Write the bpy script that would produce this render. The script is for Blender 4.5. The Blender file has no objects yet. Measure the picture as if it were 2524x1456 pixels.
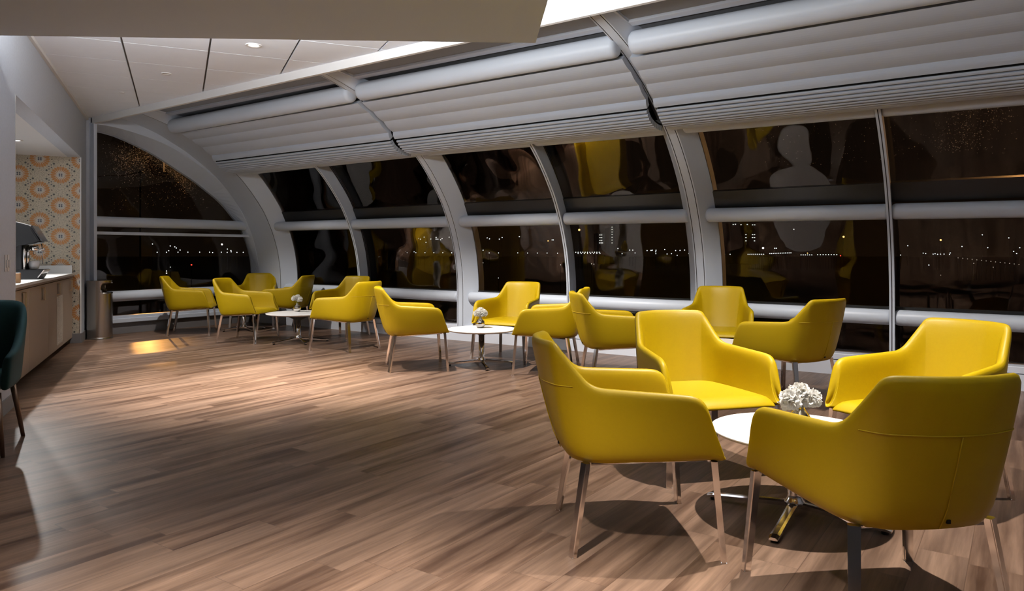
import bpy, bmesh, math, random
from mathutils import Vector, Matrix
random.seed(7)
SC = bpy.context.scene
COL = SC.collection
R = math.radians

# ---------------------------------------------------------------- camera, world, exposure
FPX, HOR, CAMH = 1800.0, 619.6, 1.25
cam = bpy.data.objects.new('camera', bpy.data.cameras.new('camera'))
COL.objects.link(cam)
cam.location = (0, 0, CAMH)
cam.rotation_euler = (R(90), 0, 0)
cam.data.sensor_width = 36
cam.data.lens = FPX / 2524 * 36
cam.data.shift_y = -(728 - HOR) / 2524
cam.data.clip_start = 0.05
cam.data.clip_end = 3000
SC.camera = cam
W0 = bpy.data.worlds.new('night'); SC.world = W0; W0.use_nodes = True
W0.node_tree.nodes['Background'].inputs[0].default_value = (0.016, 0.010, 0.006, 1)
W0.node_tree.nodes['Background'].inputs[1].default_value = 0.35
SC.view_settings.view_transform = 'Standard'
SC.view_settings.look = 'None'
SC.view_settings.exposure = 0.0
SC.view_settings.gamma = 1
SC.view_settings.use_curve_mapping = False
SC.cycles.max_bounces = 8
SC.cycles.diffuse_bounces = 4
SC.cycles.glossy_bounces = 4
SC.cycles.transparent_max_bounces = 24
SC.cycles.caustics_reflective = False
SC.cycles.caustics_refractive = False
SC.cycles.sample_clamp_indirect = 4
SC.cycles.use_denoising = True

# brightness of the lamps (watts)
P_DOWN = 420.0        # ceiling downlights
P_SOFFIT = 420.0      # downlights in the bulkhead
P_COVE = 170.0        # cove strips on top of the bulkhead
P_NICHE = 175.0
WARM = (1.0, 0.93, 0.86)
NEUT = (1.0, 0.985, 0.96)

# ---------------------------------------------------------------- frames
# window wall frame: s along the wall (to the right), o into the room, h up
U = Vector((0.819, -0.574, 0)); N = Vector((-0.574, -0.819, 0)); B0 = Vector((1.454, 8.72, 0))
def W(s, o, h=0.0): return B0 + U * s + N * o + Vector((0, 0, h))
# kitchen wall frame: t along the wall (away), q into the room
KD = Vector((-0.415, 0.91, 0)); KN = Vector((0.91, 0.415, 0)); K0 = Vector((-6.213, 10.675, 0))
def K(t, q, h=0.0): return K0 + KD * t + KN * q + Vector((0, 0, h))

# ---------------------------------------------------------------- materials
def new_mat(name):
    m = bpy.data.materials.new(name); m.use_nodes = True
    return m, m.node_tree, m.node_tree.nodes['Principled BSDF']
def mat(name, col, rough=0.5, metal=0.0, spec=0.5, noise=0.0, nscale=30, bump=0.0, coat=0.0, emit=None, es=0, stretch=(1, 1, 1), trans=0.0):
    m, t, p = new_mat(name)
    p.inputs['Base Color'].default_value = (*col, 1)
    p.inputs['Roughness'].default_value = rough
    p.inputs['Metallic'].default_value = metal
    p.inputs['Specular IOR Level'].default_value = spec
    p.inputs['Coat Weight'].default_value = coat
    if trans: p.inputs['Subsurface Weight'].default_value = trans; p.inputs['Subsurface Radius'].default_value = (.02, .02, .02)
    if emit:
        p.inputs['Emission Color'].default_value = (*emit, 1); p.inputs['Emission Strength'].default_value = es
    if noise or bump:
        tc = t.nodes.new('ShaderNodeTexCoord'); mp = t.nodes.new('ShaderNodeMapping'); nz = t.nodes.new('ShaderNodeTexNoise')
        mp.inputs['Scale'].default_value = stretch
        nz.inputs['Scale'].default_value = nscale; nz.inputs['Detail'].default_value = 6
        t.links.new(tc.outputs['Object'], mp.inputs[0]); t.links.new(mp.outputs[0], nz.inputs['Vector'])
        if noise:
            mx = t.nodes.new('ShaderNodeMix'); mx.data_type = 'RGBA'
            mx.inputs[6].default_value = (*[c * (1 - noise) for c in col], 1); mx.inputs[7].default_value = (*[min(1, c * (1 + noise)) for c in col], 1)
            t.links.new(nz.outputs['Fac'], mx.inputs[0]); t.links.new(mx.outputs[2], p.inputs['Base Color'])
        if bump:
            b = t.nodes.new('ShaderNodeBump'); b.inputs['Strength'].default_value = bump; b.inputs['Distance'].default_value = .002
            t.links.new(nz.outputs['Fac'], b.inputs['Height']); t.links.new(b.outputs[0], p.inputs['Normal'])
    return m

class X:
    """small expression builder on top of math nodes"""
    t = None
    def __init__(s, sock): s.s = sock
    @staticmethod
    def op(name, *a):
        n = X.t.nodes.new('ShaderNodeMath'); n.operation = name
        for i, v in enumerate(a):
            if isinstance(v, X): X.t.links.new(v.s, n.inputs[i])
            else: n.inputs[i].default_value = v
        return X(n.outputs[0])
    def __add__(s, o): return X.op('ADD', s, o)
    def __sub__(s, o): return X.op('SUBTRACT', s, o)
    def __rsub__(s, o): return X.op('SUBTRACT', o, s)
    def __mul__(s, o): return X.op('MULTIPLY', s, o)
    def __truediv__(s, o): return X.op('DIVIDE', s, o)
    def lt(s, o): return X.op('LESS_THAN', s, o)
    def gt(s, o): return X.op('GREATER_THAN', s, o)
    def mod(s, o): return X.op('FLOORED_MODULO', s, o)
    def floor(s): return X.op('FLOOR', s)
    def abs(s): return X.op('ABSOLUTE', s)
    def sqrt(s): return X.op('SQRT', s)
    def cos(s): return X.op('COSINE', s)
def comb(x, y, z=0.0):
    n = X.t.nodes.new('ShaderNodeCombineXYZ')
    for i, v in enumerate((x, y, z)):
        if isinstance(v, X): X.t.links.new(v.s, n.inputs[i])
        else: n.inputs[i].default_value = v
    return n.outputs[0]
def mixc(f, a, b):
    n = X.t.nodes.new('ShaderNodeMix'); n.data_type = 'RGBA'
    for i, v in ((0, f), (6, a), (7, b)):
        if isinstance(v, X): X.t.links.new(v.s, n.inputs[i])
        elif isinstance(v, bpy.types.NodeSocket): X.t.links.new(v, n.inputs[i])
        elif i == 0: n.inputs[i].default_value = v
        else: n.inputs[i].default_value = (*v, 1)
    return n.outputs[2]
def noise(vec, scale, detail=4, rough=.5):
    n = X.t.nodes.new('ShaderNodeTexNoise'); n.inputs['Scale'].default_value = scale; n.inputs['Detail'].default_value = detail
    n.inputs['Roughness'].default_value = rough
    X.t.links.new(vec, n.inputs['Vector']); return X(n.outputs['Fac'])
def white(vec):
    n = X.t.nodes.new('ShaderNodeTexWhiteNoise'); n.noise_dimensions = '3D'; X.t.links.new(vec, n.inputs['Vector']); return X(n.outputs['Value'])
def sep_obj():
    tc = X.t.nodes.new('ShaderNodeTexCoord'); sp = X.t.nodes.new('ShaderNodeSeparateXYZ')
    X.t.links.new(tc.outputs['Object'], sp.inputs[0]); return [X(sp.outputs[i]) for i in range(3)], tc.outputs['Object']

def ramp(v, a, b):
    n = X.t.nodes.new('ShaderNodeMapRange'); n.inputs[1].default_value = a; n.inputs[2].default_value = b; n.clamp = True
    X.t.links.new(v.s, n.inputs[0]); return X(n.outputs[0])

def floor_material():
    m, t, p = new_mat('wood_plank_floor'); X.t = t
    (x, y, z), vec = sep_obj()
    a = x * 0.574 + y * 0.819          # along the planks
    c = x * 0.819 - y * 0.574          # across
    PW, PL = .182, 1.22
    row = (c / PW).floor()
    off = white(comb(row, 3.1)) * PL
    aa = (a + off) / PL
    col_ = aa.floor()
    pid = comb(row, col_, 1.7)
    r1 = white(pid); r2 = white(comb(row, col_, 9.3))
    sh = r1 * 37.0
    g1 = noise(comb(a * .75 + sh, c * 10.0 + sh, sh), 1.0, 5, .62)
    g2 = noise(comb(a * 3.5 + sh, c * 75.0, sh), 1.0, 6, .65)
    g3 = noise(comb(a * 2.2 + sh, c * 7.0 + sh, sh), 1.6, 3, .5)
    base = mixc(ramp(g1, .36, .66), (0.040, 0.019, 0.011), (0.215, 0.134, 0.090))
    base = mixc(ramp(g2, .42, .75) * .40, base, (0.060, 0.034, 0.022))
    base = mixc(ramp(r1, 0, 1) * .16, base, (0.10, 0.062, 0.042))
    base = mixc(ramp(r2, .25, 1) * .20, base, (0.27, 0.185, 0.135))
    knot = ramp(g3, .70, .80) * ramp(g2, .3, .6)
    base = mixc(knot * .55, base, (0.04, 0.022, 0.014))
    fc = (c / PW).mod(1.0); fa = aa.mod(1.0)
    seam = X.op('MAXIMUM', X.op('MAXIMUM', fc.lt(.010), fc.gt(.990)), fa.lt(.0022))
    base = mixc(seam * .55, base, (0.05, 0.028, 0.018))
    t.links.new(base, p.inputs['Base Color'])
    rr = ramp(g2, .2, .8) * .14 + .27
    t.links.new(rr.s, p.inputs['Roughness'])
    p.inputs['Specular IOR Level'].default_value = .20
    b = t.nodes.new('ShaderNodeBump'); b.inputs['Strength'].default_value = .25; b.inputs['Distance'].default_value = .0012
    hgt = g2 * .35 - seam
    t.links.new(hgt.s, b.inputs['Height']); t.links.new(b.outputs[0], p.inputs['Normal'])
    return m

def tile_material():
    """patterned cement tiles: orange sunflowers on a cream ground; local x along the wall, local z up"""
    m, t, p = new_mat('patterned_cement_tile'); X.t = t
    (x, y, z), vec = sep_obj()
    DX, DZ = .240, .416
    def cell(ox, oz):
        px = (x + ox).mod(DX * 2) - DX; pz = (z + oz).mod(DZ) - DZ / 2
        return px, pz, (px * px + pz * pz).sqrt()
    ax, az, ar = cell(0, 0); bx, bz, br = cell(DX, DZ / 2)
    pick = ar.lt(br)
    def sel(a, b): return a * pick + b * (1.0 - pick)
    fx, fz, r = sel(ax, bx), sel(az, bz), sel(ar, br)
    th = X.op('ARCTAN2', fz, fx)
    cs = (th * 20.0).cos(); c10 = (th * 20.0 + 3.14159).cos()
    nb = noise(vec, 70, 3, .6); ns = noise(vec, 160, 2, .5)
    ground = mixc(ramp(nb, .48, .62) * .75, (0.56, 0.49, 0.38), (0.22, 0.21, 0.17))
    ground = mixc(ramp(ns, .52, .60) * .6, ground, (0.16, 0.14, 0.12))
    org = mixc(ramp(nb, .3, .7), (0.38, 0.150, 0.032), (0.47, 0.215, 0.060))
    R1 = .116 + 0.0
    petal = r.lt(cs * .006 + .112)
    col = mixc(petal, ground, org)
    gap = (cs.lt(-.86)) * r.gt(.058) * r.lt(.118)
    col = mixc(gap * .8, col, (0.46, 0.38, 0.29))
    star = r.lt(c10 * .017 + .060)
    col = mixc(star, col, (0.52, 0.50, 0.46))
    ring = star * r.gt(.026) * r.lt(.031)
    col = mixc(ring * .35, col, (0.20, 0.22, 0.26))
    dx4 = (fx.abs() - .0125); dz4 = (fz.abs() - .0105)
    dots = (dx4 * dx4 + dz4 * dz4).sqrt().lt(.0096)
    col = mixc(dots, col, (0.045, 0.055, 0.085))
    def dot(ax_, az_, rad, src):
        ddx = src[0].abs() - ax_; ddz = src[1].abs() - az_
        return (ddx * ddx + ddz * ddz).sqrt().lt(rad)
    for (dx_, dz_, rad, c_) in ((.078, .150, .0125, (0.05, .05, .045)), (.105, .098, .008, (.05, .055, .07)), (.133, .076, .008, (.05, .055, .07)), (.138, .0, .008, (.07, .05, .04)), (.0, .128, .006, (.05, .04, .035))):
        d = X.op('MAXIMUM', dot(dx_, dz_, rad, (ax, az)), dot(dx_, dz_, rad, (bx, bz)))
        halo = X.op('MAXIMUM', dot(dx_, dz_, rad * 2.1, (ax, az)), dot(dx_, dz_, rad * 2.1, (bx, bz)))
        if rad > .01: col = mixc(halo * .5 * (1.0 - petal), col, (0.42, 0.40, 0.31))
        col = mixc(d * (1.0 - petal), col, c_)
    gx = (x + DX).mod(DX); gr = gx.lt(.003)
    gz = (z + .104).mod(DZ / 2); gr2 = gz.lt(.0022)
    col = mixc(X.op('MAXIMUM', gr * .7, gr2 * .35), col, (0.50, 0.46, 0.40))
    t.links.new(col, p.inputs['Base Color'])
    p.inputs['Roughness'].default_value = .55
    return m

def glass_material():
    m = bpy.data.materials.new('window_glass'); m.use_nodes = True; t = m.node_tree; t.nodes.clear(); X.t = t
    out = t.nodes.new('ShaderNodeOutputMaterial'); mx = t.nodes.new('ShaderNodeMixShader')
    tr = t.nodes.new('ShaderNodeBsdfTransparent'); tr.inputs[0].default_value = (.78, .75, .72, 1)
    gl = t.nodes.new('ShaderNodeBsdfGlossy'); gl.inputs['Roughness'].default_value = 0.004; gl.inputs[0].default_value = (.80, .76, .74, 1)
    fr = t.nodes.new('ShaderNodeFresnel'); fr.inputs[0].default_value = 1.42
    tc = t.nodes.new('ShaderNodeTexCoord')
    n1 = t.nodes.new('ShaderNodeTexNoise'); n1.inputs['Scale'].default_value = 1.3; n1.inputs['Detail'].default_value = 1.0
    t.links.new(tc.outputs['Object'], n1.inputs['Vector'])
    b = t.nodes.new('ShaderNodeBump'); b.inputs['Strength'].default_value = .35; b.inputs['Distance'].default_value = .05
    t.links.new(n1.outputs['Fac'], b.inputs['Height'])
    t.links.new(b.outputs[0], gl.inputs['Normal'])
    t.links.new(fr.outputs[0], mx.inputs[0]); t.links.new(tr.outputs[0], mx.inputs[1]); t.links.new(gl.outputs[0], mx.inputs[2])
    t.links.new(mx.outputs[0], out.inputs[0])
    return m

M = {}
M['leather'] = mat('yellow_leather', (0.385, 0.258, 0.0010), .45, spec=.27, noise=.04, nscale=90, bump=.12)
M['seam'] = mat('yellow_stitching', (0.44, 0.30, 0.004), .5, spec=.3)
M['teal'] = mat('teal_fabric', (0.010, 0.042, 0.044), .75, spec=.25, noise=.15, nscale=400, bump=.2)
M['bronze'] = mat('bronze_leg', (0.21, 0.14, 0.10), .35, .8)
M['chrome'] = mat('polished_chrome', (0.86, 0.82, 0.79), .12, 1.0)
M['steel'] = mat('brushed_steel', (0.50, 0.46, 0.42), .26, 1.0, noise=.05, nscale=8, stretch=(60, 60, 1))
M['black'] = mat('black_plastic', (0.008, 0.008, 0.009), .5, spec=.3)
M['glossblack'] = mat('gloss_black', (0.02, 0.018, 0.018), .12)
M['gapshadow'] = mat('painted_gap_shadow', (0.006, 0.006, 0.006), .8, spec=.1)  # flat black standing in for the shadow between the shade's folds
M['tabletop'] = mat('white_laminate', (0.80, 0.79, 0.79), .35, noise=.02, nscale=12)
M['tableedge'] = mat('cream_edge', (0.60, 0.57, 0.50), .45)
M['darkmetal'] = mat('dark_table_plate', (0.045, 0.045, 0.048), .4, .3)
M['frame'] = mat('pale_grey_painted_metal', (0.55, 0.60, 0.68), .38, spec=.35, noise=.03, nscale=3)
M['groove'] = mat('dark_groove', (0.045, 0.045, 0.047), .7)
M['shade'] = mat('grey_shade_fabric', (0.47, 0.515, 0.59), .65, spec=.2, noise=.05, nscale=3)
M['upper'] = mat('grey_upper_panel', (0.22, 0.225, 0.24), .6, spec=.2, noise=.03, nscale=2)
M['transom'] = mat('black_transom', (0.010, 0.010, 0.010), .35)
M['kick'] = mat('pale_kick_panel', (0.60, 0.63, 0.70), .4)
M['darkkick'] = mat('dark_grey_baseboard', (0.16, 0.15, 0.15), .6)
M['wall'] = mat('grey_textured_wall', (0.46, 0.49, 0.54), .8, spec=.2, noise=.10, nscale=55, bump=.25)
M['white'] = mat('white_paint', (0.66, 0.66, 0.66), .6, spec=.25)
M['tileceil'] = mat('white_ceiling_tile', (0.80, 0.86, 0.95), .85, spec=.15, noise=.03, nscale=5)
M['gap'] = mat('ceiling_grid_gap', (0.22, 0.22, 0.22), .8)
M['soffit'] = mat('bulkhead_paint', (0.66, 0.80, 0.98), .75, spec=.2, noise=.02, nscale=1.5)
M['cabinet'] = mat('taupe_cabinet_laminate', (0.34, 0.265, 0.20), .42, noise=.05, nscale=9, stretch=(14, 14, 1))
M['counteredge'] = mat('bronze_counter_edge', (0.20, 0.14, 0.11), .4)
M['counter'] = mat('white_quartz', (0.66, 0.66, 0.65), .3, noise=.08, nscale=120)
M['brass'] = mat('satin_brass', (0.66, 0.51, 0.32), .38, 1.0)
M['grille'] = mat('cream_vent_grille', (0.55, 0.50, 0.44), .5)
M['ceramic'] = mat('white_ceramic', (0.75, 0.74, 0.72), .25)
M['wood'] = mat('warm_wood', (0.33, 0.17, 0.07), .5, noise=.2, nscale=20)
M['silverglass'] = mat('silvered_glass', (0.74, 0.70, 0.64), .06, 1.0, bump=.6, nscale=45)
M['goldglass'] = mat('gold_silvered_glass', (0.70, 0.60, 0.42), .07, 1.0, bump=.8, nscale=38)
M['petal'] = mat('white_petal', (0.90, 0.89, 0.86), .7, spec=.2, trans=.15)
M['stem'] = mat('green_stem', (0.36, 0.38, 0.08), .6)
_t = M['petal'].node_tree; _tr = _t.nodes.new('ShaderNodeBsdfTranslucent'); _tr.inputs[0].default_value = (.95, .94, .90, 1); _mx = _t.nodes.new('ShaderNodeMixShader'); _mx.inputs[0].default_value = .45
_t.links.new(_t.nodes['Principled BSDF'].outputs[0], _mx.inputs[1]); _t.links.new(_tr.outputs[0], _mx.inputs[2]); _t.links.new(_mx.outputs[0], _t.nodes['Material Output'].inputs[0])
M['glass'] = glass_material()
M['floor'] = floor_material()
M['tile'] = tile_material()
M['lens'] = mat('lamp_lens', (1, 1, 1), .5, emit=(1, .95, .88), es=9)
M['lens2'] = mat('unlit_lens', (.55, .55, .55), .5)
M['ground'] = mat('night_tarmac', (0.02, 0.017, 0.015), .8, noise=.3, nscale=.05)
M['facade'] = mat('dark_facade', (0.012, 0.011, 0.012), .9)
M['drop'] = mat('rain_drop', (0.85, 0.82, 0.80), .3, spec=.9)
_t = M['drop'].node_tree; _tr = _t.nodes.new('ShaderNodeBsdfTranslucent'); _tr.inputs[0].default_value = (.9, .88, .86, 1); _mx = _t.nodes.new('ShaderNodeMixShader'); _mx.inputs[0].default_value = .7
_t.links.new(_t.nodes['Principled BSDF'].outputs[0], _mx.inputs[1]); _t.links.new(_tr.outputs[0], _mx.inputs[2]); _t.links.new(_mx.outputs[0], _t.nodes['Material Output'].inputs[0])
M['mast'] = mat('dark_mast', (0.004, 0.004, 0.004), .9, spec=.05)
def emis(name, c, s): return mat(name, (0.02, .02, .02), .5, emit=c, es=s)
M['Lw'] = emis('white_lamp', (0.80, 0.92, 1.0), 3.2)
M['Lb'] = emis('bright_white_lamp', (0.92, 0.96, 1.0), 6)
M['Lo'] = emis('orange_lamp', (1.0, 0.52, 0.18), 4)
M['Lr'] = emis('red_lamp', (1.0, 0.05, 0.03), 4)
M['Ld'] = emis('dim_lamp', (0.75, 0.70, 0.62), .8)
M['Lwin'] = emis('lit_window', (0.85, 0.95, 0.95), 1.6)

# ---------------------------------------------------------------- mesh helpers
def link(name, me, m=None, parent=None, smooth=False, loc=None):
    o = bpy.data.objects.new(name, me); COL.objects.link(o)
    if m is not None: me.materials.append(m)
    if smooth:
        for f in me.polygons: f.use_smooth = True
    if parent is not None: o.parent = parent
    if loc is not None: o.location = loc
    return o
def from_bm(name, bm, m=None, parent=None, smooth=False, loc=None):
    bmesh.ops.recalc_face_normals(bm, faces=bm.faces)
    me = bpy.data.meshes.new(name); bm.to_mesh(me); bm.free()
    return link(name, me, m, parent, smooth, loc)
def tag(o, label=None, cat=None, group=None, kind=None):
    if label: o['label'] = label
    if cat: o['category'] = cat
    if group: o['group'] = group
    if kind: o['kind'] = kind
    return o
def empty(name, loc=(0, 0, 0), rz=0.0):
    o = bpy.data.objects.new(name, None); COL.objects.link(o); o.location = loc; o.rotation_euler = (0, 0, rz); o.empty_display_size = .1
    return o
def copy_tree(o, parent=None):
    c = o.copy(); COL.objects.link(c)
    if parent is not None: c.parent = parent
    for ch in list(o.children): copy_tree(ch, c)
    return c
def addv(bm, pts): return [bm.verts.new(p) for p in pts]
def prism(bm, poly, zfun):
    """poly: list of 2D points; zfun(p,k) -> 3D point for k = 0,1"""
    a = addv(bm, [zfun(p, 0) for p in poly]); b = addv(bm, [zfun(p, 1) for p in poly]); n = len(poly)
    bm.faces.new(a); bm.faces.new(b[::-1])
    for i in range(n): bm.faces.new((a[i], b[i], b[(i + 1) % n], a[(i + 1) % n]))
def hexa(bm, f, r0, r1, r2):
    """box in any frame f(a,b,c)"""
    v = [bm.verts.new(f(a, b, c)) for a in r0 for b in r1 for c in r2]
    for q in ((0, 1, 3, 2), (4, 6, 7, 5), (0, 4, 5, 1), (2, 3, 7, 6), (0, 2, 6, 4), (1, 5, 7, 3)): bm.faces.new([v[i] for i in q])
    return v
def box(name, f, r0, r1, r2, m, parent=None, bevel=0.0, segs=2):
    bm = bmesh.new(); hexa(bm, f, r0, r1, r2)
    if bevel: bmesh.ops.bevel(bm, geom=bm.edges[:], offset=bevel, segments=segs, profile=.5, affect='EDGES')
    return from_bm(name, bm, m, parent)
def XYZ(a, b, c): return Vector((a, b, c))
def lathe(bm, prof, seg=32, c=(0, 0, 0), cap=True):
    rings = []
    for r, z in prof:
        rings.append([bm.verts.new((c[0] + r * math.cos(2 * math.pi * i / seg), c[1] + r * math.sin(2 * math.pi * i / seg), c[2] + z)) for i in range(seg)])
    for a, b in zip(rings, rings[1:]):
        for i in range(seg): bm.faces.new((a[i], a[(i + 1) % seg], b[(i + 1) % seg], b[i]))
    if cap: bm.faces.new(rings[0][::-1]); bm.faces.new(rings[-1])
def tube(bm, pts, rad, seg=12, cap=True):
    pts = [Vector(p) for p in pts]; rings = []
    rads = rad if isinstance(rad, (list, tuple)) else [rad] * len(pts)
    for i, p in enumerate(pts):
        d = (pts[min(i + 1, len(pts) - 1)] - pts[max(i - 1, 0)]).normalized()
        up = Vector((0, 0, 1)) if abs(d.z) < .95 else Vector((1, 0, 0))
        a = d.cross(up).normalized(); b = d.cross(a).normalized()
        rings.append([bm.verts.new(p + (a * math.cos(2 * math.pi * k / seg) + b * math.sin(2 * math.pi * k / seg)) * rads[i]) for k in range(seg)])
    for a, b in zip(rings, rings[1:]):
        for i in range(seg): bm.faces.new((a[i], a[(i + 1) % seg], b[(i + 1) % seg], b[i]))
    if cap: bm.faces.new(rings[0][::-1]); bm.faces.new(rings[-1])
def capped(bm, a, b, r, seg=24, cr=.05):
    """round bar with softly domed ends"""
    a = Vector(a); b = Vector(b); d = (b - a).normalized()
    pts, rr = [], []
    for k in range(5):
        th = k / 4 * math.pi / 2
        pts.append(a + d * (cr * (1 - math.sin(th)))); rr.append(r - cr * (1 - math.cos(math.pi / 2 - th)) if False else r - cr + cr * math.sin(th))
    pts = []; rr = []
    for k in range(5):
        th = math.pi / 2 * k / 4
        pts.append(a + d * cr * (1 - math.cos(th - 0) if False else (1 - math.sin(th)) * -1 + 1)); rr.append(r - cr + cr * math.sin(th))
    pts = [a + d * (cr * (1 - math.cos(math.pi / 2 * k / 4))) for k in range(5)]; rr = [r - cr + cr * math.sin(math.pi / 2 * k / 4) for k in range(5)]
    p2 = [b - d * (cr * (1 - math.cos(math.pi / 2 * k / 4))) for k in range(4, -1, -1)]; r2 = rr[::-1]
    tube(bm, pts + p2, rr + r2, seg)

# ================================================================ ROOM SHELL
# ---- profile of the arched window wall (o, h): vertical low down, leaning in above
PRO = [(0, .0), (0, .4), (0, .7), (.008, .9), (.032, 1.08), (.068, 1.26), (.143, 1.5), (.23, 1.7), (.336, 1.9), (.45, 2.06), (.58, 2.22), (.73, 2.38), (.90, 2.53),
       (1.14, 2.70), (1.40, 2.86), (1.63, 2.975), (1.86, 3.08), (2.16, 3.175), (2.47, 3.25), (2.85, 3.325), (3.3, 3.40)]
def catmull(P, n=6):
    out = []
    for i in range(len(P) - 1):
        p0 = P[max(i - 1, 0)]; p1 = P[i]; p2 = P[i + 1]; p3 = P[min(i + 2, len(P) - 1)]
        for k in range(n):
            t = k / n
            out.append(tuple(.5 * (2 * p1[j] + (p2[j] - p0[j]) * t + (2 * p0[j] - 5 * p1[j] + 4 * p2[j] - p3[j]) * t * t + (3 * p1[j] - p0[j] - 3 * p2[j] + p3[j]) * t ** 3) for j in range(2)))
    out.append(tuple(P[-1])); return out
PROF = catmull(PRO, 3)
def prof_points(h0=None, h1=None):
    pts = [p for p in PROF if (h0 is None or p[1] > h0 + .01) and (h1 is None or p[1] < h1 - .01)]
    def at(h):
        for a, b in zip(PROF, PROF[1:]):
            if a[1] <= h <= b[1]:
                f = (h - a[1]) / max(1e-9, b[1] - a[1]); return (a[0] + (b[0] - a[0]) * f, h)
        return PROF[-1] if h > 1 else PROF[0]
    if h0 is not None: pts = [at(h0)] + pts
    if h1 is not None: pts = pts + [at(h1)]
    return pts
def with_normals(pts):
    out = []
    for i, p in enumerate(pts):
        a = pts[max(i - 1, 0)]; b = pts[min(i + 1, len(pts) - 1)]
        dx, dh = b[0] - a[0], b[1] - a[1]; L = math.hypot(dx, dh)
        out.append((p[0], p[1], -dh / L, dx / L))     # outward normal (towards -o / up)
    return out
def sweep(bm, section, pts):
    """section: closed list of (s, d) with d = depth behind the arch face"""
    rings = []
    for o, h, no, nh in with_normals(pts):
        rings.append([bm.verts.new(W(s, o + no * d, h + nh * d)) for s, d in section])
    n = len(section)
    for a, b in zip(rings, rings[1:]):
        for i in range(n): bm.faces.new((a[i], a[(i + 1) % n], b[(i + 1) % n], b[i]))
    bm.faces.new(rings[0]); bm.faces.new(rings[-1][::-1])
def on_arch(h, d):
    p = with_normals(prof_points(h, min(3.39, h + .2)))[0]
    return p[0] + p[2] * d, p[1] + p[3] * d

RIBS = [-6.6, -2.66, .83, 4.32, 7.81]
MULL = [-4.68, -.90, 2.76, 6.07]
END_S, END_FACE = -7.5, -7.2

# ---- floor
fl = box('floor', W, (-7.9, 8.4), (-.35, 13.2), (-.12, 0), M['floor']); tag(fl, kind='structure')

# ---- ribs
def rib_section(c):
    e, g = .062, .045
    L = [(-.19, .30), (-.19, .17), (-e, 0), (-g - .004, 0), (-g - .004, .012), (-g + .004, .012), (-g + .004, 0),
         (g - .004, 0), (g - .004, .012), (g + .004, .012), (g + .004, 0), (e, 0), (.19, .17), (.19, .30)]
    return [(c + s, d) for s, d in L]
nt = 0
for c in RIBS[1:]:
    nt += 1
    bm = bmesh.new(); sweep(bm, rib_section(c), prof_points(.20, None))
    rb = from_bm('trim_%d' % nt, bm, M['frame'])
    for f in rb.data.polygons: f.use_smooth = False
    tag(rb, kind='structure')
    rb.data.materials.append(M['groove'])
    # groove floors are dark
    n = 14
    for i, f in enumerate(rb.data.polygons):
        if i < (len(rb.data.polygons) - 2) and i % n in (3, 4, 5, 7, 8, 9): f.material_index = 1
# corner panel between end wall and first bay
bm = bmesh.new()
sec = [(-6.39, .30), (-6.39, .17), (-6.598, 0), (-6.612, 0), (-6.612, .012), (-6.622, .012), (-6.622, 0), (END_FACE, 0), (END_FACE, .30)]
sweep(bm, sec, prof_points(.20, None))
cp = from_bm('trim_%d' % (nt + 1), bm, M['frame']); tag(cp, kind='structure'); nt += 1
cp.data.materials.append(M['groove'])
for i, f in enumerate(cp.data.polygons):
    if i < len(cp.data.polygons) - 2 and i % 9 in (3, 4, 5): f.material_index = 1

# ---- end wall with the half-arch opening
BCURVE = [(2.78, 3.10), (2.40, 3.078), (1.90, 2.98), (1.55, 2.86), (1.23, 2.705), (.93, 2.52), (.66, 2.33), (.47, 2.09), (.30, 1.82), (.16, 1.52), (.075, 1.25), (.02, 1.0), (.0, .82), (.0, .5), (.0, .22)]
GCURVE = [(2.78, 3.055), (2.356, 3.01), (1.835, 2.83), (1.55, 2.69), (1.28, 2.545), (1.05, 2.42), (.83, 2.276), (.66, 2.16), (.516, 2.04), (.40, 1.92), (.287, 1.787), (.1, 1.495), (-.016, 1.167), (-.05, .87), (-.05, .22)]
BC = catmull(BCURVE, 3); GC = catmull(GCURVE, 3)
bm = bmesh.new()
# room-side face above the arch (between curve and the corner panel / ceiling)
top = [(2.78, 3.5), (2.3, 3.5), (1.7, 3.5), (1.4, 3.5), (1.0, 3.5), (.6, 3.5), (.3, 3.3), (.0, 3.1), (-.2, 2.9), (-.3, 2.6), (-.35, 2.2), (-.35, 1.8), (-.35, 1.4), (-.35, .9), (-.35, .22)]
TP = catmull(top, 3)
va = [bm.verts.new(W(END_FACE, o, h)) for o, h in BC]
vb = [bm.verts.new(W(END_FACE, o, h)) for o, h in TP]
vg = [bm.verts.new(W(END_S, o, h)) for o, h in GC]
vg2 = [bm.verts.new(W(END_S, o + .018 if o < 2.7 else o, h - (.018 if o > .3 else .0))) for o, h in GC]
vo = [bm.verts.new(W(END_S - .06, o, h)) for o, h in TP]
for i in range(len(va) - 1):
    bm.faces.new((va[i], va[i + 1], vb[i + 1], vb[i]))
    bm.faces.new((va[i], vg[i], vg[i + 1], va[i + 1]))
    bm.faces.new((vg[i], vg2[i], vg2[i + 1], vg[i + 1]))
    bm.faces.new((vb[i], vb[i + 1], vo[i + 1], vo[i]))
    bm.faces.new((vg2[i], vo[i], vo[i + 1], vg2[i + 1]))
ew = from_bm('wall_end', bm, M['frame'], smooth=False); tag(ew, kind='structure')
box('wall_end_side', W, (END_S - .06, END_FACE - .12), (2.78, 13.2), (0, 3.5), M['wall'])['kind'] = 'structure'
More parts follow.
